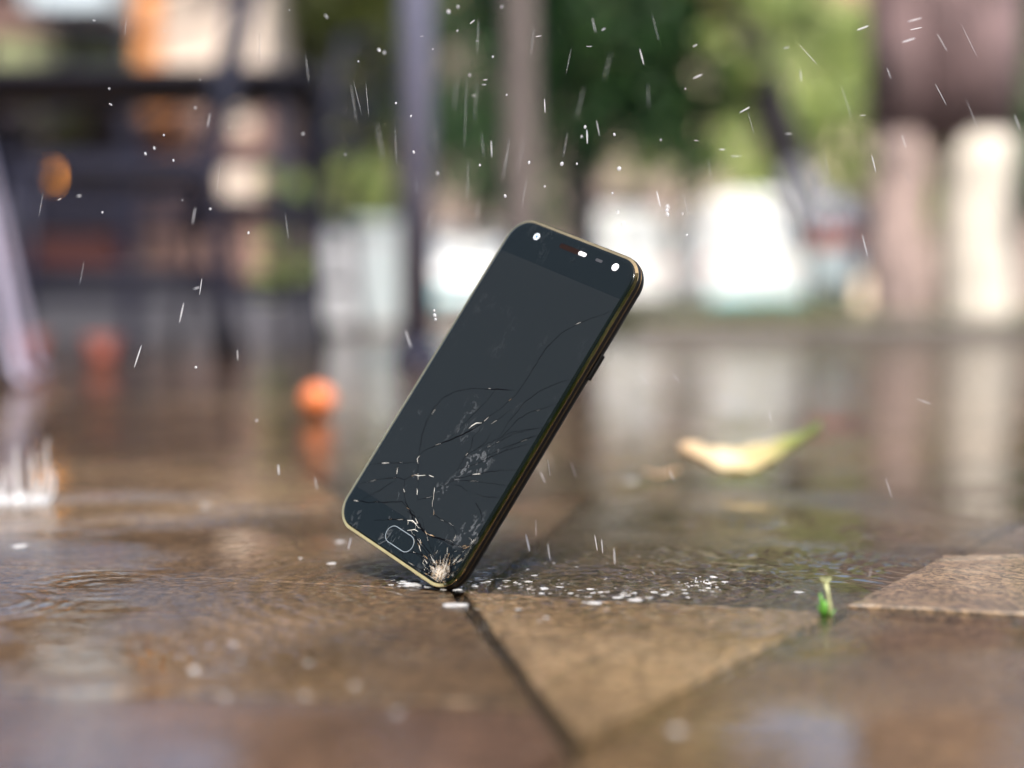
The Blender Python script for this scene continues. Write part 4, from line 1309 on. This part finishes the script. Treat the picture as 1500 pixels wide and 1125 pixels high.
# ------------------------------------------------------------------ foam and bubbles thrown up round the phone, sky glints painted white among them
mb = MB()
def bead(px, py, wpx, hpx=None):
    q = ground(px, py)
    s = q.y/FPX
    h = (hpx if hpx else wpx*random.uniform(.1, .2))*s
    mb.ball((q.x, q.y, h*.25), wpx*s*.36, (1, random.uniform(.5, 1.2), max(.08, h/(wpx*s))), 9, 5, .38, Matrix.Rotation(random.uniform(-.25, .25), 3, 'Z'))
arc = [(700, 851), (760, 860), (820, 868), (880, 874), (940, 872), (1000, 866), (1062, 856)]
for k in range(150):
    f = random.random()*(len(arc)-1); i = min(int(f), len(arc)-2); f -= i
    px = arc[i][0]*(1-f)+arc[i+1][0]*f; py = arc[i][1]*(1-f)+arc[i+1][1]*f
    bead(px+random.gauss(0, 10), py + random.gauss(0, 6), random.choice([3, 4, 4, 5, 6, 8, 10, 13, 16]))
for k in range(60): bead(random.uniform(690, 1010), random.uniform(805, 860), random.choice([3, 4, 5, 7]))
for k in range(34): bead(random.uniform(572, 700), random.gauss(856, 5), random.choice([4, 6, 9, 14, 18]))
for k in range(26): bead(random.uniform(1005, 1066), random.gauss(855, 5), random.choice([3, 4, 5, 7]), random.choice([1, 2, 4]))
for (x, y, w_) in ((666, 888, 50), (872, 884, 34), (930, 880, 30), (905, 876, 26), (1170, 868, 20), (28, 801, 34), (498, 794, 22), (486, 826, 18), (440, 818, 10), (760, 893, 18), (620, 838, 16), (605, 858, 40),
                   (880, 868, 14), (300, 742, 18), (1150, 700, 14), (925, 705, 26), (560, 905, 10), (800, 905, 12), (790, 910, 9)):
    bead(x, y, w_)
for (x, y, w_) in ((343, 945, 17), (284, 982, 26), (285, 985, 20), (452, 972, 18), (448, 1020, 20), (330, 1022, 22), (992, 1072, 40), (352, 968, 14), (520, 1005, 18), (580, 1045, 24), (60, 950, 12)):
    bead(x, y, w_*.8, w_*.2)
fo = mb.build('foam', M['foam'], None, True)
tag(fo, 'white foam, bubbles and painted sky glints scattered on the water round the phone corner', 'foam', kind='stuff')

# ------------------------------------------------------------------ rain in the air
round_proto = MB().ball((0, 0, 0), 1.0, (1, 1, 1.12), 12, 8).mesh('raindrop', M['rain'], True)
long_proto = MB().tube([(0, 0, -1), (0, 0, -.85), (0, 0, -.4), (0, 0, .3), (0, 0, .8), (0, 0, 1)], [.15, .6, .95, 1, .65, .15], 8).mesh('raindrop', M['rain'], True)
thin_proto = MB().tube([(0, 0, -1), (0, 0, -.6), (0, 0, 0), (0, 0, .6), (0, 0, 1)], [.2, .8, 1, .8, .2], 6).mesh('rain_streak', M['streak'], True)
big_proto = MB().ball((0, 0, 0), 1.0, (1, 1, 1.1), 14, 10).mesh('raindrop', M['bokehdrop'], True)

def put(me, name, px, py, D, rx, rz, ang, label, group):
    o = link(bpy.data.objects.new(name, me))
    s = D/FPX
    o.location = at(px, py, D)
    # ang: direction of the long axis as seen, degrees anticlockwise from horizontal
    a = math.radians(ang)
    zax = (RIGHT*math.cos(a) - DOWN*math.sin(a)).normalized()
    o.rotation_mode = 'QUATERNION'; o.rotation_quaternion = zax.to_track_quat('Z', 'Y')
    o.scale = (rx*s*.62, rx*s*.62, rz*s*(.88 if rz > 8 else .62))
    tag(o, label, 'raindrop', group)
    return o

def where(x, y):
    if y > 480:
        if x < 480: return 'low over the paving before the orange ball'
        if x < 620: return 'beside the lower left edge of the phone'
        return 'over the splashed water right of the phone' if x < 1000 else 'over the wet paving by the yellow leaf'
    if x < 230: return 'before the café front and the chairs' if y < 200 else 'before the dark chairs at seat height'
    if x < 420: return 'before the cream café wall' if y < 200 else 'before the chair legs'
    if x < 575: return 'before the yellow green tree'
    if x < 650: return 'before the grey lamp post'
    if x < 735: return 'between the lamp post and the slim trunk'
    if x < 800: return 'before the slim bare trunk'
    if x < 1010: return 'before the dark evergreen tree'
    if x < 1250: return 'before the pale sunlit trees'
    return 'before the mauve brown tree stems'

LR, GR = 'tiny round raindrop hanging in the air ', 'round raindrops in the air'
LL, GL = 'short bright dash of rain ', 'short bright dashes of rain'
LT, GT = 'long thin faint rain streak ', 'thin faint streaks of rain'
rounds = [(657,17,5),(671,10,3.5),(555,73,4),(563,77,4),(602,170,3),(606,223,3.5),(688,110,3.5),(703,242,3.5),(580,151,3),(823,240,5),(907,247,5.5),(775,238,3.5),(740,287,4),(641,254,3.5),
          (722,83,3),(978,303,5),(978,314,5),(845,240,3),(857,186,4),(852,200,3),(900,197,3.5),(905,310,4),(897,283,3),(913,328,4),(798,273,3),(634,72,2.5),(670,45,2.5),(742,139,2.5),(735,10,3),
          (556,74,3),(580,151,2.5),(213,225,3.5),(240,198,3),(226,217,3.2),(254,235,3),(308,306,3.5),(364,341,3.5),(150,311,3),(267,293,2),(286,158,2.5),(444,196,3),(506,226,2.5),(293,117,2),(241,45,2),
          (907,247,4),(977,308,5),(1006,344,3),(637,462,4.5),(638,468,4),(636,455,3),(287,538,4),(376,616,3),(1000,313,2.5),(968,205,2.5),(1004,130,2.5),(525,90,2.5),(424,15,2),(336,187,2),(160,130,2.5)]
for x, y, r in rounds:
    put(round_proto, 'raindrop', x, y, random.uniform(.50, .60), r*.8, r*.8*random.uniform(.9, 1.3), random.uniform(60, 120), LR + where(x, y), GR)
dashes = [(692,32,15,40,2.4),(884,43,10,35,2.4),(789,53,14,8,1.6),(711,117,11,6,1.8),(709,124,11,4,1.6),(694,140,9,8,1.6),(699,60,9,3,1.1),(618,53,9,5,1.2),(798,155,24,93,2),(870,37,25,104,1.3),(876,188,27,101,1.4),
          (965,292,26,104,1.5),(940,83,28,104,2.4),(860,200,24,92,3),(720,218,28,92,2.2),(863,68,15,2,1.3),(1264,41,21,20,3),(1340,29,24,15,2.2),(1342,42,20,12,1.8),(1331,59,23,17,2.8),(1018,67,12,28,2.2),
          (1022,112,17,25,3),(1091,161,19,28,2.6),(1058,219,14,4,2),(1155,196,16,2,1.6),(1152,70,14,12,1.6),(1264,169,15,2,1.2),(1280,240,30,104,2),(1324,207,23,108,1.4),(1267,360,38,104,1.6),(1490,179,28,108,1.6),
          (964,291,28,102,1.6),(1380,62,34,120,1.1),(1173,111,20,96,1.6),(1302,107,20,112,1.1),(1378,138,40,118,1.1),(1184,80,46,132,.9),(1078,229,18,0,1.2),(1020,206,12,-5,1.2),
          (162,153,9,-30,2.6),(478,24,12,-52,2.6),(116,287,11,6,2.6),(87,292,10,28,2),(288,422,16,18,2),(294,420,28,82,1.6),(284,316,28,80,1.7),(306,176,24,80,1.5),(138,30,8,-20,1.8),(202,522,40,72,2.6),
          (266,458,34,78,2.4),(348,520,18,92,1.6),(408,688,18,94,3),(463,709,22,100,1.4),(512,796,20,76,1.6),(773,795,30,103,3.4),(512,797,22,77,1.3),(785,773,28,91,1.4),(804,808,28,98,1.4),(804,685,28,98,1.3),
          (840,688,28,108,1.3),(795,699,22,112,1.2),(873,795,28,100,1.7),(882,800,24,95,1.5),(900,815,28,93,2),(767,838,26,92,1.8),(598,497,30,108,2.2),(1302,715,36,108,1.1),(984,697,20,115,1.2),(990,553,18,130,1.2),
          (944,556,24,125,1.2),(1353,588,26,-20,1.2),(580,848,20,94,2.4),(1128,610,24,100,1),(1275,838,18,80,1)]
for x, y, L, a, wd in dashes:
    put(long_proto, 'raindrop', x, y, random.uniform(.50, .60), wd*.62, L/2, a, LL + where(x, y), GL)
streaks = [(518,150,63,98),(557,203,53,100),(667,140,50,87),(682,165,120,88),(700,53,60,88),(697,150,70,86),(707,213,42,96),(743,223,50,80),(740,243,48,80),(763,227,60,78),(768,283,52,80),(699,313,42,83),(685,263,68,88),
           (828,213,42,80),(833,90,44,78),(850,150,54,76),(890,97,48,76),(638,200,52,92),(610,273,28,95),(628,323,34,90),(580,213,66,93),(1005,300,40,104),(556,208,64,100),(524,144,57,104),(538,146,57,95),
           (184,40,30,86),(1330,260,30,114),(1455,300,40,112),(1100,180,40,106),(1425,170,60,112),(950,140,40,92),(1210,240,50,100),(1160,330,46,100),(450,100,46,97),(380,70,52,90),(320,260,60,84),(60,300,40,80),
           (420,330,44,98),(120,400,40,80),(1240,150,60,108),(1420,60,60,116),(780,60,50,84),(960,40,44,104),(1040,250,40,100)]
for x, y, L, a in streaks:
    put(thin_proto, 'raindrop', x, y, random.uniform(.48, .66), random.uniform(.5, .8), L*.5, a, LT + where(x, y), GT)
# drops hanging close to the lens
for x, y, r, D in ((1168, 272, 22, .235), (1183, 296, 24, .24), (1222, 312, 17, .25)):
    put(big_proto, 'raindrop', x, y, D, r, r*1.1, 90, 'large blurred grey raindrop close by in front of the leaning trunk', 'raindrops close to the lens')

bpy.context.view_layer.update()
print('lowest phone point', min((o.matrix_world @ v.co).z for o in phone.children if o.type == 'MESH' for v in o.data.vertices))
print('objects', len(bpy.data.objects), 'stones', len(stones))
